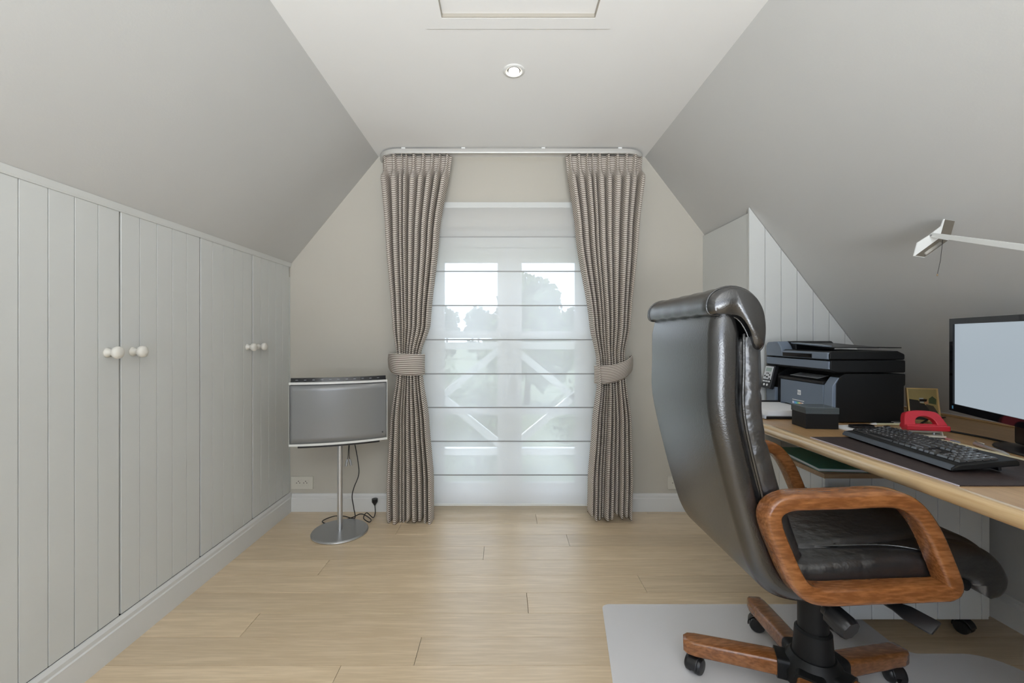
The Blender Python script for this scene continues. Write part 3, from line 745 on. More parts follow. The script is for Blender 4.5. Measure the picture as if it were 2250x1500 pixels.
# tension knob and levers
MB().tube([(.860, 1.30, .395), (.866, 1.16, .373)], .006, 8).build('knob_shaft', SATIN, ch, smooth=True)
ax0, ax1 = Vector((.866, 1.165, .374)), Vector((.884, 1.098, .352)); t_ = (ax1-ax0).normalized(); u_ = t_.cross(Vector((0, 0, 1))).normalized(); v_ = t_.cross(u_)
rings = []
for f_, r_ in ((0, .012), (.04, .018), (.18, .019), (.28, .029), (.85, .031), (1, .026), (1.0, .012)):
    rings.append([ax0.lerp(ax1, f_)+(u_*math.cos(2*PI*k/32)+v_*math.sin(2*PI*k/32))*r_*(1-(.08 if f_ > .2 else 0)*(k % 4 < 2)) for k in range(32)])
MB().loft(rings).build('tension_knob', BLK, ch, smooth='auto')
MB().tube([(.985, 1.26, .405), (1.004, 1.135, .404)], .005, 8).build('lever_shaft', SATIN, ch, smooth=True)
pd = [Vector((1.004, 1.14, .404)), Vector((1.012, 1.118, .404)), Vector((1.022, 1.095, .402)), Vector((1.040, 1.045, .398)), Vector((1.042, 1.040, .398))]
MB().sweep(pd, rrect(.020, .005, .004, 2), (.80, .2, .58), scales=[(.45, 1), (.6, 1.1), (1, 1), (1.05, .8), (.95, .6)]).build('lever_paddle', BLK, ch, smooth='auto')
MB().tube([(.93, 1.22, .405), (.935, 1.13, .412)], [.005, .012], 10).build('height_lever', BLK, ch, smooth=True)

# ------------------------------------------------------------------ printer
PX0, PX1, PY0, PY1 = 1.330, 1.625, 1.752, 2.190
pr = thing('printer', 'black multifunction laser printer on the far end of the desk', 'printer', (1.48, 1.97, ZT))
zb_ = ZT
# side/body housing: profile in Y-Z would be plain, front profile has a sloped shoulder
body = [(PX0+.016, zb_+.004), (PX1, zb_+.004), (PX1, zb_+.150), (PX1+.006, zb_+.155), (PX1+.006, zb_+.200), (PX0+.055, zb_+.200), (PX0+.034, zb_+.188), (PX0+.018, zb_+.160)]
MB().prism(body, PY0, PY0+.050).build('right_side_cover', BLKM, pr, bevel=.004)
MB().prism([(PX0+.02, zb_+.004), (PX1, zb_+.004), (PX1, zb_+.165), (PX0+.10, zb_+.165), (PX0+.03, zb_+.148)], PY0+.050, PY1-.075).build('main_body', BLKM, pr)
MB().prism([(PX0+.014, zb_+.004), (PX1, zb_+.004), (PX1, zb_+.20), (PX0+.06, zb_+.20), (PX0+.014, zb_+.17)], PY1-.075, PY1).build('left_side_cover', BLKM, pr, bevel=.004)
B(PX0+.14, PX1, PY0+.05, PY1-.075, zb_+.165, zb_+.200).build('rear_housing', BLK, pr)
# front door (grey) with dark top lip
fd = B(PX0+.004, PX0+.020, PY0+.052, PY1-.108, zb_+.040, zb_+.150).build('front_door', GREYP, pr, bevel=.003)
B(PX0+.004, PX0+.020, PY0+.052, PY0+.088, zb_+.004, zb_+.040).build('front_door_foot', GREYP, fd)
B(PX0+.004, PX0+.020, PY1-.120, PY1-.108, zb_+.004, zb_+.040).build('front_door_foot', GREYP, fd)
B(PX0+.002, PX0+.018, PY0+.090, PY0+.200, zb_+.026, zb_+.040).build('slot_lip', GREYP, fd, bevel=.003)
MB().prism([(PX0+.002, zb_+.004), (PX0+.020, zb_+.004), (PX0+.036, zb_+.185), (PX0+.030, zb_+.185), (PX0+.006, zb_+.150)], PY0+.002, PY0+.050).build('front_corner_panel', GREYP, pr, bevel=.003)
MB().prism([(PX0+.003, zb_+.152), (PX0+.110, zb_+.168), (PX0+.110, zb_+.172), (PX0+.003, zb_+.164)], PY0+.052, PY1-.095).build('output_tray', BLK, pr, bevel=.002)
MB().prism([(PX0+.05, zb_+.166), (PX0+.10, zb_+.178), (PX0+.10, zb_+.180), (PX0+.05, zb_+.169)], PY0+.15, PY1-.11).build('paper_stop', GREYL, pr)
B(PX0+.012, PX0+.030, PY1-.108, PY1-.076, zb_+.004, zb_+.165).build('front_gap_cover', BLK, pr)
B(PX0+.0, PX0+.016, PY1-.074, PY1-.002, zb_+.004, zb_+.105).build('front_left_panel', GREYP, pr, bevel=.003)
# logo and product line
lg = B(PX0+.0030, PX0+.0045, 1.950-.011, 1.950+.011, zb_+.100-.011, zb_+.100+.011).build('logo_plate', PAPER, pr, bevel=.001)
tm = text_mb('hp', .020); tm.xf(Matrix.Translation((PX0+.0027, 1.950, zb_+.1015)) @ Matrix(((0, 0, -1, 0), (-1, 0, 0, 0), (0, 1, 0, 0), (0, 0, 0, 1)))).build('logo_letters', GREYP, lg)
for k in range(9):
    B(PX0+.0034, PX0+.0041, 1.995-k*.0088-.0066, 1.995-k*.0088, zb_+.062, zb_+.0655).build('product_line', PAPER, fd)
cols = [(.75, .78, .85), (.25, .45, .80), (.12, .55, .75), (.25, .65, .35), (.85, .75, .25), (.80, .45, .35), (.8, .75, .72)]
for k, c in enumerate(cols):
    B(PX0+.0034, PX0+.0041, 1.995-k*.0105-.0098, 1.995-k*.0105, zb_+.046, zb_+.0565).build('color_chip', mat('chip%d' % k, c, .5), fd)
# control panel (tilted)
cp = MB(); Mcp = Matrix.Translation((PX0-.004, PY1-.038, zb_+.155)) @ Matrix.Rotation(math.radians(14), 4, 'Y')
cpo = B(-.010, .012, -.036, .036, -.062, .056).xf(Mcp).build('control_panel', BLK, pr, bevel=.004)
B(-.0125, -.0095, -.031, .031, -.018, .048).xf(Mcp).build('panel_face', GREYL, cpo, bevel=.001)
B(-.0135, -.0120, -.022, .020, .022, .040).xf(Mcp).build('display', mat('lcd_green', (.33, .42, .38), .25), cpo)
for yy_, zz2, w_ in ((.018, -.002, .004), (-.018, .004, .004), (.0, -.006, .006), (-.022, -.014, .004), (.006, .012, .002), (-.006, .012, .002)):
    B(-.0140, -.0120, yy_-w_, yy_+w_, zz2-.0035, zz2+.0035).xf(Mcp).build('button', BLK, cpo)
for yy_ in (-.020, .0, .020):
    B(-.0125, -.0095, yy_-.007, yy_+.007, -.032, -.024).xf(Mcp).build('button', GREYL, cpo)
for yy_ in (-.012, .012):
    MB().lathe([(.006, 0), (.006, -.002), (0, -.003)], (-.0100, yy_, -.045), 'x', 12).xf(Mcp).build('button', PAPER, cpo)
# scanner and document feeder
SZ0 = zb_+.205
MB().prism([(PX0+.002, SZ0+.006), (PX0+.020, SZ0), (PX1+.010, SZ0), (PX1+.010, SZ0+.050), (PX0, SZ0+.050), (PX0-.002, SZ0+.020)], PY0+.004, PY1-.006).build('scanner_bed', BLKM, pr, bevel=.005)
B(PX0-.006, PX0+.004, PY0+.008, PY1-.012, SZ0+.012, SZ0+.046).build('scanner_front_band', GREYP, pr, bevel=.004)
MB().prism([(PX0-.004, SZ0+.052), (PX1+.008, SZ0+.052), (PX1+.008, SZ0+.075), (PX1-.02, SZ0+.088), (PX0+.01, SZ0+.086), (PX0-.004, SZ0+.078)], PY0+.004, PY1-.13).build('scanner_lid', BLKM, pr, bevel=.006)
B(PX0-.008, PX0+.006, PY0+.010, PY1-.14, SZ0+.052, SZ0+.082).build('lid_front_band', GREYP, pr, bevel=.005)
B(PX0-.0095, PX0-.007, PY0+.10, PY1-.145, SZ0+.055, SZ0+.073).build('lid_grip', BLKG, pr, bevel=.001)
MB().prism([(PY1-.145, SZ0+.052), (PY1-.010, SZ0+.052), (PY1-.008, SZ0+.100), (PY1-.020, SZ0+.120), (PY1-.100, SZ0+.124), (PY1-.125, SZ0+.100)], PX0-.006, PX0+.05, 'x').build('feeder_front', GREYP, pr, bevel=.006)
MB().prism([(PY1-.150, SZ0+.052), (PY1-.010, SZ0+.052), (PY1-.008, SZ0+.100), (PY1-.020, SZ0+.122), (PY1-.130, SZ0+.126), (PY1-.150, SZ0+.112)], PX0+.05, PX1-.06, 'x').build('feeder_cover', BLK, pr, bevel=.004)
MB().prism([(PY0+.06, SZ0+.098), (PY1-.14, SZ0+.112), (PY1-.14, SZ0+.116), (PY0+.06, SZ0+.102)], PX0+.04, PX1-.05, 'x').build('document_tray', BLK, pr, bevel=.001)
MB().prism([(PY0+.07, SZ0+.104), (PY1-.16, SZ0+.115), (PY1-.16, SZ0+.119), (PY0+.12, SZ0+.112), (PY0+.07, SZ0+.107)], PX0+.02, PX0+.055, 'x').build('paper_guide', GREYP, pr, bevel=.001)
B(PX1-.02, PX1+.035, PY0+.05, PY0+.15, SZ0+.098, SZ0+.102).build('tray_flap', BLK, pr, bevel=.001)
# input tray folded out towards the room, with paper
it = MB().prism([(1.115, zb_+.003), (PX0+.02, zb_+.003), (PX0+.02, zb_+.010), (1.115, zb_+.012)], 1.835, 2.105).build('input_tray', BLK, pr, bevel=.001)
B(1.108, 1.118, 1.835, 2.105, zb_+.002, zb_+.017).build('tray_lip', mat('tray_lip_grey', (.50, .54, .60), .35), it, bevel=.002)
B(1.105, 1.34, 2.100, 2.114, zb_+.003, zb_+.042).build('tray_wall', BLK, it, bevel=.004)
MB().prism([(1.128, zb_+.0125), (PX0+.02, zb_+.0105), (PX0+.02, zb_+.034), (1.135, zb_+.036)], 1.850, 2.098).build('paper_stack', PAPER, it)
cl = thing('binder_clip', 'small black binder clip on the paper stack in the printer tray', 'clip', (1.125, 1.995, zb_+.017))
MB().prism([(1.118, zb_+.0175), (1.152, zb_+.037), (1.152, zb_+.041), (1.116, zb_+.040)], 1.980, 2.012).build('clip_body', BLK, cl, bevel=.001)
for zz2 in (.036, .0425):
    MB().tube([(1.118, 1.985, zb_+zz2), (1.100, 1.992, zb_+zz2-.012), (1.100, 2.000, zb_+zz2-.012), (1.118, 2.007, zb_+zz2)], .0012, 6).build('clip_handle', BLK, cl, smooth=True)

# ------------------------------------------------------------------ things on the desk
bx = thing('storage_box', 'small black lidded box on the desk in front of the printer', 'box', (1.212, 1.70, ZT))
Mb = Matrix.Translation((1.216, 1.690, ZT)) @ Matrix.Rotation(-.10, 4, 'Z')
B(-.058, .058, -.048, .048, 0, .060).xf(Mb).build('box_body', BLKM, bx, bevel=.001)
lid = B(-.0600, .0600, -.050, .050, .057, .081).xf(Mb).build('box_lid', mat('box_lid_grey', (.10, .115, .12), .22), bx, bevel=.0015)
for k in range(5):
    B(-.0604, .0604, -.0504, .0504, .060+k*.0042, .0607+k*.0042).xf(Mb).build('lid_groove', BLK, lid)

pp = tag(MB().build('x', PAPER) if False else B(-.06, .06, -.045, .045, 0, .004).xf(Matrix.Translation((1.342, 1.655, ZT)) @ Matrix.Rotation(.05, 4, 'Z')).build('notepad', PAPER), 'thin stack of white papers on the desk beside the black box', 'papers')
ph = thing('mobile_phone', 'black phone with rounded ends lying on the white papers', 'phone', (1.365, 1.655, ZT+.004))
MB().prism([(a, b) for a, b in rrect(.046, .021, .019, 6)], .0003, .010, 'z').xf(Matrix.Translation((1.368, 1.652, ZT+.004)) @ Matrix.Rotation(.10, 4, 'Z')).build('phone_body', BLKG, ph, bevel=.002)
kr = thing('key_ring', 'grey metal keys on a ring lying beside the phone', 'keys', (1.44, 1.60, ZT))
MB().tube([(1.412+.009*math.cos(k*PI/8), 1.600+.004*math.sin(k*PI/8), ZT+.0105+.009*math.sin(k*PI/8)) for k in range(16)], .0012, 6, closed=True).build('ring', SILVER, kr, smooth=True)
for k, (a, l_) in enumerate(((-.10, .055), (.18, .050))):
    MB().prism([(0, -.007), (.016, -.008), (.02, -.003), (l_, -.0025), (l_, .0025), (.02, .003), (.016, .008), (0, .007)], .0005+k*.0025, .0025+k*.0025, 'z').xf(Matrix.Translation((1.414, 1.604, ZT)) @ Matrix.Rotation(a, 4, 'Z')).build('key_blade', SILVER, kr)
def pen(name, label, p0, p1, r, m, tipm, group=None):
    p0, p1 = Vector(p0), Vector(p1); t = thing(name, label, 'pen', p0, group=group)
    q = lambda f_: p0.lerp(p1, f_)
    MB().tube([q(0), q(.01), q(.80), q(.82)], [r*.7, r, r, r*.95], 12).build('barrel', m, t, smooth='auto')
    MB().tube([q(.82), q(.93), q(1)], [r*.95, r*.6, r*.15], 12).build('tip', tipm, t, smooth='auto')
    d = (p1-p0).normalized(); up = Vector((0, 0, 1))
    MB().tube([q(.02)+up*r*1.5, q(.30)+up*r*1.45], r*.25, 6).build('clip', tipm, t, smooth=True)
pen('pencil', 'pale yellow pen on the desk, its end behind the red hole punch', (1.585, 1.71, ZT+.0045), (1.455, 1.715, ZT+.0045), .004, mat('pale_yellow', (.66, .62, .42), .4), PAPER)
pen('ballpoint_pen', 'dark thin pen lying behind the pale yellow pen near the printer', (1.60, 1.742, ZT+.0042), (1.470, 1.733, ZT+.0042), .0038, BLK, SILVER)
pen('ballpoint_pen', 'silver ballpoint pen lying between the keyboard and the monitor foot', (1.520, 1.395, ZT+.0062), (1.478, 1.262, ZT+.0062), .0058, SILVER, SILVER)
us = thing('usb_stick', 'small red and grey memory stick beside the red hole punch', 'memory stick', (1.50, 1.44, ZT))
Mu = Matrix.Translation((1.500, 1.447, ZT)) @ Matrix.Rotation(math.radians(-105), 4, 'Z')
B(-.030, .004, -.008, .008, 0, .007).xf(Mu).build('stick_body', mat('stick_red', (.55, .22, .20), .4), us, bevel=.002)
B(.004, .028, -.008, .008, 0, .0065).xf(Mu).build('stick_cap', mat('stick_grey', (.22, .23, .27), .35), us, bevel=.002)

# picture frame
fr = thing('picture_frame', 'small gold photo frame standing behind the red hole punch', 'picture frame', (1.760, 1.80, ZT))
Mf = Matrix.Translation((1.752, 1.795, ZT)) @ Matrix.Rotation(math.radians(-16), 4, 'Z') @ Matrix.Rotation(math.radians(-9), 4, 'X')
fm = MB(); fm.box(-.054, -.049, 0, .010, 0, .137); fm.box(.049, .054, 0, .010, 0, .137); fm.box(-.049, .049, 0, .010, 0, .005); fm.box(-.049, .049, 0, .010, .132, .137)
fm.xf(Mf).build('frame', GOLD, fr)
ptg = B(-.049, .049, .004, .008, .005, .132).xf(Mf).build('photograph', mat('photo_ochre', (.30, .23, .09), .25), fr)
for nm, m_, a in (('print_dark_shape', mat('photo_dark', (.012, .011, .009), .25), [(-.047, .006), (.010, .006), (.018, .050), (.004, .072), (-.010, .074), (-.016, .086), (-.046, .090)]),
                  ('print_figure', mat('photo_brown', (.05, .040, .025), .25), [(-.006, .006), (.046, .006), (.046, .040), (.034, .064), (.012, .070), (-.004, .055)]),
                  ('print_face', mat('photo_skin', (.38, .20, .10), .25), [(.006, .072), (.016, .070), (.019, .082), (.012, .090), (.004, .084)]),
                  ('print_window', mat('photo_pale', (.42, .42, .38), .25), [(-.010, .076), (.003, .076), (.003, .096), (-.012, .096)]),
                  ('print_foliage', mat('photo_green', (.05, .07, .03), .25), [(.020, .075), (.044, .070), (.046, .092), (.034, .104), (.022, .094)])):
    MB().prism(a, .0036-.0002*len(a), .0039, 'y').xf(Mf).build(nm, m_, ptg)
B(-.053, .053, .0085, .011, .002, .135).xf(Mf).build('backing_board', BLK, fr)
MB().prism([(.010, .09), (.055, .0), (.059, .0), (.014, .09)], -.012, .012, 'x').xf(Matrix.Translation((1.752, 1.795, ZT)) @ Matrix.Rotation(math.radians(-16), 4, 'Z')).build('easel_leg', BLK, fr)

# hole punch
hpn = thing('hole_punch', 'red hole punch with a cream metal base on the desk', 'hole punch', (1.465, 1.515, ZT))
Mh = Matrix.Translation((1.462, 1.512, ZT)) @ Matrix.Rotation(math.radians(-12), 4, 'Z')
MB().prism(rrect(.060, .040, .010, 4), 0, .006, 'z').xf(Mh).build('base_tray', BLK, hpn, bevel=.001)
MB().prism(rrect(.057, .030, .006, 4), .006, .012, 'z').xf(Mh).build('base_plate', CREAM, hpn, bevel=.001)
for s in (-1, 1):
    MB().prism([(-.024, .012), (.028, .012), (.022, .040), (-.014, .040)], s*.048-.0015, s*.048+.0015, 'x').xf(Mh).build('side_bracket', CREAM, hpn)
    MB().lathe([(.005, .010), (.005, .034)], (s*.034, -.004, 0), 'z', 12).xf(Mh).build('punch_pin', SILVER, hpn, smooth='auto')
B(-.046, .046, -.016, .016, .020, .027).xf(Mh).build('cross_bar', CREAM, hpn, bevel=.001)
# handle: red shell with an oval opening, profile in x-z plane leaning back
hd_o = catmull([(-.064, 0, .030), (-.064, 0, .044), (-.050, 0, .082), (-.030, 0, .091), (.0, 0, .093), (.030, 0, .091), (.050, 0, .082), (.064, 0, .044), (.064, 0, .030)], 5)
outer = [(p.x, p.z) for p in hd_o]
inner = [(.030*math.cos(a), .058+.015*math.sin(a)) for a in [PI*(1.25-1.5*k/40)-.0 for k in range(41)]]
inner = [(.031*math.cos(PI-k*PI/40), .046+.027*math.sin(PI-k*PI/40)**.8 if 0 < k < 40 else .046) for k in range(41)]
m_ = MB(); n_ = len(outer)
# build a strip between outer arch and inner arch, then the lower front lip
rings = []
for k in range(n_):
    t = k/(n_-1); j = t*40; a = inner[int(j)]; b = inner[min(40, int(j)+1)]; fpt = j-int(j)
    ip = (a[0]+(b[0]-a[0])*fpt, a[1]+(b[1]-a[1])*fpt); op = outer[k]
    lean = lambda z: (z-.03)*.55-.028
    rings.append([(op[0], lean(op[1])-.004, op[1]), (ip[0], lean(ip[1])-.006, ip[1]+.002), (ip[0], lean(ip[1])+.014, ip[1]-.004), (op[0]*.97, lean(op[1])+.022, op[1]-.008)])
m_.loft(rings)
hdl = m_.xf(Mh).build('handle', RED, hpn, bevel=.003, seg=3)
B(-.064, .064, -.036, -.012, .028, .047).xf(Mh).build('handle_lip', RED, hdl, bevel=.005, seg=3)
MB().prism([(-.034, .030), (.012, .030), (.012, .046), (-.022, .050)], -.060, .060, 'x').xf(Mh).build('handle_body', RED, hdl, bevel=.004)

# desk pad, ruler
dp = thing('desk_pad', 'dark brown desk pad under the keyboard', 'desk pad', (1.27, 1.26, ZT))
B(1.068, 1.462, 1.012, 1.502, ZT+.0002, ZT+.0032).build('pad', PAD, dp)
B(1.0655, 1.068, 1.012, 1.502, ZT+.0002, ZT+.0030).build('pad_lit_edge', PADLIT, dp)  # pale lavender paints in the light caught along the pad's edge
tag(B(-.011, .011, -.21, .21, 0, .0035).xf(Matrix.Translation((1.4745, 1.285, ZT)) @ Matrix.Rotation(-.02, 4, 'Z')).build('ruler', PALEW, bevel=.0005), 'long pale ruler lying between the keyboard and the silver pen', 'ruler')

# keyboard
KX, KY, KA = 1.243, 1.300, math.radians(90-5.8+180)
kb = thing('keyboard', 'black computer keyboard with white lettering on the brown desk pad', 'keyboard', (KX, KY, ZT+.0034), 0)
# local frame: u along the length (towards the camera), v away from the user (+X)
KL, KD = .414, .158
Mk = Matrix(((-.100, .995, 0, 0), (-.995, -.100, 0, 0), (0, 0, 1, 0), (0, 0, 0, 1)))   # u -> -Y, v -> +X
Mk = Matrix.Translation((0, 0, 0)) @ Mk
tilt = math.radians(6.5)
Mt = Mk @ Matrix.Translation((0, -KD/2, .004)) @ Matrix.Rotation(tilt, 4, 'X') @ Matrix.Translation((0, KD/2, 0))
case = MB().prism([(-KD/2, .000), (KD/2, .000), (KD/2, .012), (KD/2-.006, .016), (-KD/2+.016, .014), (-KD/2+.002, .008)], -KL/2, KL/2, 'x').xf(Mt)
case.build('case', BLKM, kb, bevel=.003, world=False)
MB().prism([(-KD/2-.001, .002), (-KD/2+.003, .001), (-KD/2+.012, .0138), (-KD/2+.006, .0135)], -KL/2+.004, KL/2-.004, 'x').xf(Mt).build('front_bevel', mat('keyboard_front_grey', (.06, .07, .085), .3), kb, bevel=.001, world=False)
for s in (-1, 1):
    B(s*.17-.014, s*.17+.014, KD/2-.030, KD/2-.022, -.017, .002).xf(Mt).build('foot', BLK, kb, bevel=.002, world=False)
KEYM = mat('key_black', (0.020, 0.020, 0.022), .16, spec=1.0); LEG = mat('key_legend_white', (.75, .75, .75), .5)
cap_cache = {}
def capmesh(w, d):
    kx = (round(w, 4), round(d, 4))
    if kx not in cap_cache:
        q = MB(); a, b = w/2-.0010, d/2-.0010
        q.loft([[(-a, -b, 0), (a, -b, 0), (a, b, 0), (-a, b, 0)], [(-a*.98, -b*.97, .003), (a*.98, -b*.97, .003), (a*.98, b*.98, .003), (-a*.98, b*.98, .003)], [(-a+.0022, -b+.0030, .0078), (a-.0022, -b+.0030, .0078), (a-.0022, b-.0012, .0078), (-a+.0022, b-.0012, .0078)]])
        me = q.mesh('key'); me.materials.append(KEYM); cap_cache[kx] = me
    return cap_cache[kx]
leg_cache = {}
def legend(ch_):
    if ch_ not in leg_cache:
        q = text_mb(ch_, .0092 if len(ch_) == 1 else .0048); me = q.mesh('key_legend'); me.materials.append(LEG); leg_cache[ch_] = me
    return leg_cache[ch_]
U = .01765
keys = []
rows_ = [
 (0.0, [('', 1.0), (None, 1), ('F1', 1), ('F2', 1), ('F3', 1), ('F4', 1), (None, .5), ('F5', 1), ('F6', 1), ('F7', 1), ('F8', 1), (None, .5), ('F9', 1), ('F10', 1), ('F11', 1), ('F12', 1), (None, .25), ('', 1), ('', 1), ('', 1)]),
 (1.25, [('2', 1), ('&', 1), ('é', 1), ('"', 1), ("'", 1), ('(', 1), ('6', 1), ('è', 1), ('!', 1), ('ç', 1), ('à', 1), (')', 1), ('-', 1), ('<', 2), (None, .25), ('', 1), ('', 1), ('', 1), (None, .25), ('', 1), ('/', 1), ('*', 1), ('-', 1)]),
 (2.25, [('', 1.5)]+[(c, 1) for c in 'AZERTYUIOP^$']+[('', 1.5), (None, .25), ('', 1), ('', 1), ('', 1), (None, .25), ('7', 1), ('8', 1), ('9', 1), ('+', 1)]),
 (3.25, [('', 1.75)]+[(c, 1) for c in 'QSDFGHJKLMù']+[('', 2.25), (None, 3.5), ('4', 1), ('5', 1), ('6', 1), ('', 1)]),
 (4.25, [('', 1.25), ('<', 1)]+[(c, 1) for c in 'WXCVBN,;:=']+[('', 2.75), (None, 1.25), ('', 1), (None, 1.25), ('1', 1), ('2', 1), ('3', 1), ('', 1)]),
 (5.25, [('Ctrl', 1.25), ('', 1.25), ('Alt', 1.25), ('', 6.25), ('Alt', 1.25), ('', 1.25), ('', 1.25), ('Ctrl', 1.25), (None, .25), ('', 1), ('', 1), ('', 1), (None, .25), ('0', 2), ('.', 1), ('', 1)]),
]
for ry, row in rows_:
    ux = 0
    for nm, w in row:
        if nm is not None:
            u0 = -KL/2+.009+(ux+w/2)*U*.99; v0 = KD/2-.022-ry*U*1.05
            me = capmesh(w*U*.99, U*1.03)
            o = bpy.data.objects.new('key', me); COL.objects.link(o); o.parent = kb
            o.matrix_local = Mt @ Matrix.Translation((u0, v0, .0135))
            if nm:
                lo_ = bpy.data.objects.new('key_legend', legend(nm)); COL.objects.link(lo_); lo_.parent = o; lo_.location = (-.0012, .0012, .0080)
        ux += w

# monitor
mo = thing('monitor', 'black flat-screen monitor with a glossy bezel on the desk', 'monitor', (1.585, 1.335, ZT))
ma = Vector((1.632, 1.575, 0)); dd = Vector((-.337, -.9415, 0)).normalized(); nn_ = Vector((-dd.y*-1, 0, 0))
nrm = Vector((dd.y, -dd.x, 0))           # screen normal, towards the chair
if nrm.x > 0: nrm = -nrm
Mm = Matrix(((dd.x, nrm.x, 0, ma.x), (dd.y, nrm.y, 0, ma.y), (0, 0, 1, 0), (0, 0, 0, 1)))   # local: u along width, v out of screen, z
MWd = .545; mz0, mz1 = .834, 1.166
bz = .020
def mbx(u0, u1, v0, v1, z0, z1): return B(u0, u1, v0, v1, z0, z1).xf(Mm)
mbx(.0, MWd, -.036, -.001, mz0+.001, mz1-.001).build('housing', BLKM, mo, bevel=.006)
bzl = MB(); bzl.box(0, bz, -.002, .006, mz0, mz1); bzl.box(MWd-bz, MWd, -.002, .006, mz0, mz1); bzl.box(bz, MWd-bz, -.002, .006, mz1-.020, mz1); bzl.box(bz, MWd-bz, -.002, .006, mz0, mz0+.026)
bo = bzl.xf(Mm).build('bezel', BLKG, mo)
mbx(bz, MWd-bz, -.001, .0005, mz0+.026, mz1-.020).build('screen', mat('screen_lit', (.02, .02, .025), .35, emit=(.42, .49, .545), estr=.85), mo)
mbx(.016, .023, .006, .0064, mz0+.008, mz0+.019).build('bezel_sticker', mat('sticker_blue', (.10, .35, .60), .5), bo)
mbx(.23, .30, -.075, -.036, ZT+.02, mz0+.16).build('neck', BLK, mo, bevel=.006)
fo = MB(); cm_ = Mm @ Vector((.268, -.062, 0)); fo.lathe([(0, 0), (.118, 0), (.120, .003), (.116, .007), (.05, .014), (0, .016)], (0, 0, 0), 'z', 48)
fo.v = [(p[0]*.60, p[1]*1.0, p[2]) for p in fo.v]
fo.xf(Matrix.Translation((cm_.x, cm_.y, ZT)) @ Matrix.Rotation(math.atan2(dd.y, dd.x)+PI/2, 4, 'Z')).build('foot', BLK, mo, smooth='auto')
MB().tube(catmull([(1.640, 1.30, ZT+.10), (1.66, 1.28, ZT+.01), (1.655, 1.25, ZT+.0042), (1.640, 1.34, ZT+.0042), (1.655, 1.47, ZT+.0042), (1.640, 1.58, ZT+.0042), (1.600, 1.64, ZT+.0042), (1.66, 1.72, ZT+.0042), (1.80, 1.82, ZT+.0042), (1.90, 1.86, ZT+.0042)], 8), .0035, 7).build('monitor_cable', CABLE, mo, smooth=True)

# desk lamp on a swing arm
lp = thing('desk_lamp', 'white swing-arm lamp with a wedge-shaped head above the monitor', 'lamp', (1.298, .915, ZT))
hy = 1.395
# head: wedge-shaped shell, open towards the desk
prof5 = [(1.323, 1.361), (1.335, 1.404), (1.376, 1.430), (1.411, 1.457), (1.420, 1.480)]
MB().prism(prof5+[(1.423, 1.480), (1.409, 1.430), (1.403, 1.417), (1.3258, 1.361)], hy-.002, hy).build('head_side', WHITEM, lp)
sdir = Vector((.043, .010, -.003))        # direction of the head's width
def q3(a, k): return (a[0]+sdir.x*k, hy+sdir.y*k, a[1]+sdir.z*k)
hd2 = MB(); hd2.v = [q3(p, 0) for p in prof5]+[q3(p, 1) for p in prof5]; hd2.f = [(0, 1, 6, 5), (1, 2, 7, 6), (2, 3, 8, 7), (3, 4, 9, 8)]
hd2.build('head_shell', WHITEM, lp, solid=.002)
MB().prism(prof5+[(1.423, 1.480), (1.409, 1.430), (1.403, 1.417), (1.3258, 1.361)], hy+.010, hy+.012).xf(Matrix.Translation((sdir.x, 0, sdir.z))).build('head_side', WHITEM, lp)
DK = mat('lamp_inside', (.16, .14, .11), .5)
i1 = MB(); i1.v = [q3((1.423, 1.479), 0.03), q3((1.409, 1.430), .03), q3((1.409, 1.430), 1), q3((1.423, 1.479), 1)]; i1.f = [(0, 1, 2, 3)]
i1.build('back_plate', DK, lp, solid=.002)
i2 = MB(); i2.v = [q3((1.403, 1.417), 0.03), q3((1.327, 1.3625), .03), q3((1.327, 1.3625), .97), q3((1.403, 1.417), .97)]; i2.f = [(0, 1, 2, 3)]
i2.build('reflector', DK, lp, solid=.002)
MB().tube([q3((1.392, 1.405), .5), q3((1.342, 1.369), .5)], .006, 10).build('lamp_tube', mat('lamp_tube', (.35, .33, .29), .35), lp, smooth=True)
# arm
a0, a1 = Vector((1.377, 1.386, 1.4265)), Vector((1.300, .93, 1.268))
d_ = (a1-a0).normalized(); up_ = Vector((0, 0, 1)); up_ = (up_-d_*up_.dot(d_)).normalized(); sd_ = d_.cross(up_)
MB().loft([[p+sd_*u*.004+up_*v*h_ for u, v in ((-1, -1), (1, -1), (1, 1), (-1, 1))] for p, h_ in ((a0, .0065), (a0.lerp(a1, .5), .0078), (a1, .0085))]).build('arm', WHITEM, lp, bevel=.001)
MB().tube([a0+sd_*-.006, a0+sd_*.006], .0025, 10).build('pivot', SATIN, lp, smooth='auto')
MB().lathe([(.012, ZT+.012), (.012, 1.285), (.008, 1.292), (0, 1.292)], (1.298, .915, 0), 'z', 20).build('post', WHITEM, lp, smooth='auto')
MB().lathe([(0, ZT), (.075, ZT), (.075, ZT+.012), (.02, ZT+.016), (0, ZT+.016)], (1.298, .915, 0), 'z', 40).build('base', WHITEM, lp, smooth='auto')
pc = MB().tube([(1.420, 1.397, 1.414), (1.405, 1.39, 1.345), (1.3955, 1.390, 1.302)], .0007, 6).build('pull_cord', BLK, lp)
MB().lathe([(0, -.004), (.0022, -.002), (.0022, .002), (0, .004)], (1.395, 1.390, 1.299), 'z', 10).build('cord_bead', SHELFW, pc, smooth=True)

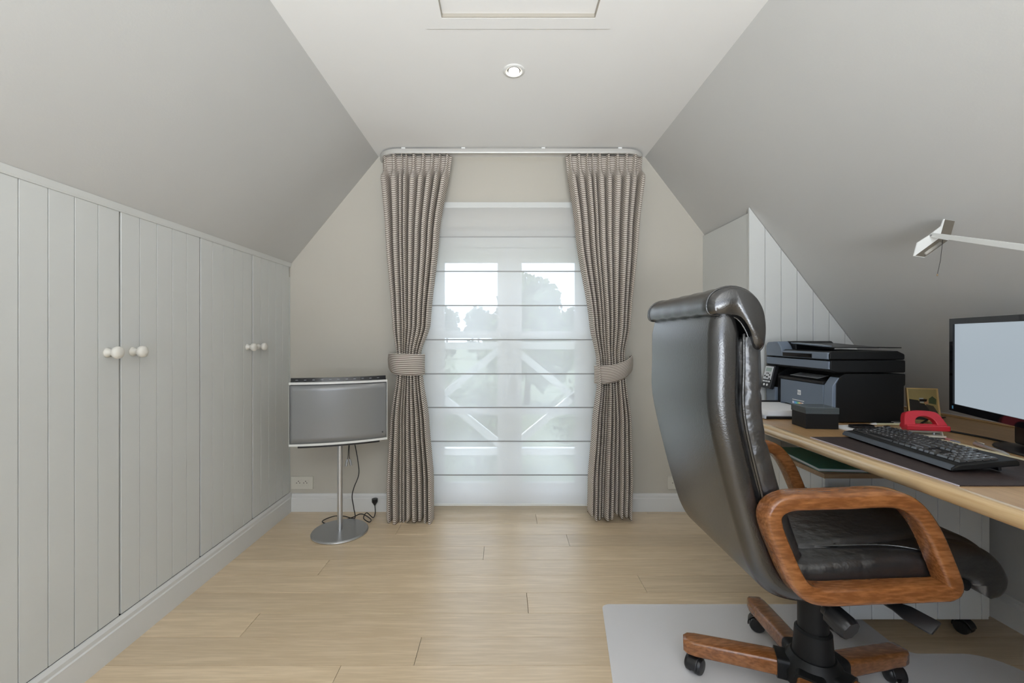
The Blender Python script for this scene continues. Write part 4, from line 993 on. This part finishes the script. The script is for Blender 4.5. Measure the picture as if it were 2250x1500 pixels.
# ------------------------------------------------------------------ outside: railing, garden, trees
rl = thing('balcony_railing', 'white balcony railing with diagonal braces outside the glazed door', 'railing', (.03, 3.22, 0))
EXT = mat('railing_white', (.80, .80, .79), .5)
yr = 3.20
B(-.80, .86, yr, yr+.05, 1.008, 1.060).build('top_rail', EXT, rl, bevel=.003)
B(-.80, .86, yr, yr+.05, .225, .275).build('bottom_rail', EXT, rl, bevel=.003)
for xx in (-.80, .80):
    B(xx, xx+.06, yr-.005, yr+.055, -.30, 1.06).build('post', EXT, rl, bevel=.003)
cxr, czr, hw_, hh_ = .030, .655, .49, .40
for (xa, za, xb, zb2) in ((cxr, czr+hh_, cxr-hw_, czr), (cxr-hw_, czr, cxr, czr-hh_), (cxr, czr-hh_, cxr+hw_, czr), (cxr+hw_, czr, cxr, czr+hh_)):
    a = Vector((xa, yr+.025, za)); b = Vector((xb, yr+.025, zb2)); t_ = (b-a).normalized(); a = a-t_*.03; b = b+t_*.03
    MB().sweep([a, b], rrect(.018, .026, .003, 1), (0, 1, 0)).build('brace', EXT, rl)
struct(B(-1.2, 1.3, 2.996, 3.32, -.12, -.02).build('floor_balcony', mat('balcony_zinc', (.55, .56, .56), .6)))
GR = mat('lawn', (.155, .185, .115), .95, vary=.25, vscale=.4)
struct(B(-160, 160, 3.5, 260, -2.9, -2.8).build('ground_lawn', GR))
def leafmat(nm, c): return mat(nm, c, .8, vary=.35, vscale=1.2)
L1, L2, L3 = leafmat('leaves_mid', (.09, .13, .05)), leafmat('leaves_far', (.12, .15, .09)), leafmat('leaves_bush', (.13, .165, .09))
BARK = mat('bark', (.14, .11, .08), .9)
def crown_mb(R, blobs, n, s):
    q = MB()
    tot = sum(b[3]**2 for b in blobs)
    for (bx_, by_, bz_, br) in blobs:
        for _ in range(int(n*br*br/tot)):
            d = Vector((R.gauss(0, 1), R.gauss(0, 1), R.gauss(0, 1))).normalized(); r = br*(.45+.68*R.random()**.7)*(1+.12*math.sin(d.x*7+bx_)*math.cos(d.z*6))
            c = Vector((bx_, by_, bz_))+d*r
            a = Vector((R.gauss(0, 1), R.gauss(0, 1), R.gauss(0, 1))).normalized(); b = a.cross(Vector((R.gauss(0, 1), R.gauss(0, 1), R.gauss(0, 1)))).normalized()
            k = len(q.v); w = s*R.uniform(.6, 1.3)
            q.v += [tuple(c-a*w), tuple(c+b*w*.6), tuple(c+a*w), tuple(c-b*w*.6)]; q.f.append((k, k+1, k+2, k+3))
    return q
def tree(name, label, x, y, zg, height, spread, m, n, s, seed, trunk=.25, group=None, blobs=None, cat='tree'):
    R = random.Random(seed); t = thing(name, label, cat, (x, y, zg), group=group)
    if blobs is None:
        blobs = []
        for _ in range(9):
            a = R.uniform(0, 6.28); rr = spread*.5*R.random()
            blobs.append((x+rr*math.cos(a), y+rr*math.sin(a), zg+height*R.uniform(trunk+.15, .85), spread*R.uniform(.28, .42)))
        blobs.append((x, y, zg+height*.88, height*.12))
    crown_mb(R, blobs, n, s).build('crown', m, t)
    MB().tube([(x, y, zg), (x+.05*spread, y, zg+height*.45), (x, y, zg+height*.8)], [spread*.045, spread*.035, spread*.01], 8).build('trunk', BARK, t, smooth=True)
    return t
# large tree right of the middle of the door
tree('garden_tree', 'large leafy tree seen through the blind, right door leaf', 1.35, 25, -2.8, 7.7, 4.2, L1, 6000, .26, 11, blobs=[(1.0, 25, 3.6, 1.15), (2.0, 25, 3.2, 1.2), (1.5, 25, 2.2, 1.7), (.4, 25.2, 1.7, 1.2), (2.6, 25, 1.3, 1.2), (1.2, 24.8, .8, 1.8), (.2, 25, .2, 1.4), (2.4, 25, 0, 1.6)])
rt = random.Random(4)
ordn = ['first', 'second', 'third', 'fourth', 'fifth', 'sixth', 'seventh']
for k in range(7):
    x = -16+5.7*k; y = 78+rt.uniform(-1, 1); hgt = 9.6*rt.uniform(.94, 1.06)
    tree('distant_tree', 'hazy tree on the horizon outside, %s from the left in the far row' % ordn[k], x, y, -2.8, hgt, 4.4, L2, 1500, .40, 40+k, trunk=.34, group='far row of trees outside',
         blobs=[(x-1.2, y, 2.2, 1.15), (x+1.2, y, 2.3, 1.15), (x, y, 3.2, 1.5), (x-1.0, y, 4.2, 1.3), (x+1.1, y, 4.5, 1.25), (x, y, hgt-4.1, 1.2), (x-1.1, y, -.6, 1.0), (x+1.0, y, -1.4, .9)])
bs = [(-.75, 12.5, -.9, 1.2, 'round light green bush outside behind the middle of the balcony door'), (3.0, 14.0, -1.0, 1.4, 'tall bush outside behind the right door leaf'), (-2.1, 16, -1.2, 1.5, 'spreading bush outside behind the left door leaf')]
for k, (x, y, zc, r, lb) in enumerate(bs):
    tree('garden_bush', lb, x, y, -2.8, (zc+r+2.8), r*1.6, L3 if k == 0 else L1, 2600, .09, 80+k, group=None, cat='bush', blobs=[(x, y, zc-.2, r*.75), (x+.4*r, y, zc-.5, r*.7), (x-.4*r, y+.1, zc-.7, r*.7), (x, y, zc+.45*r, r*.45), (x, y, -2.1, r*.8)])
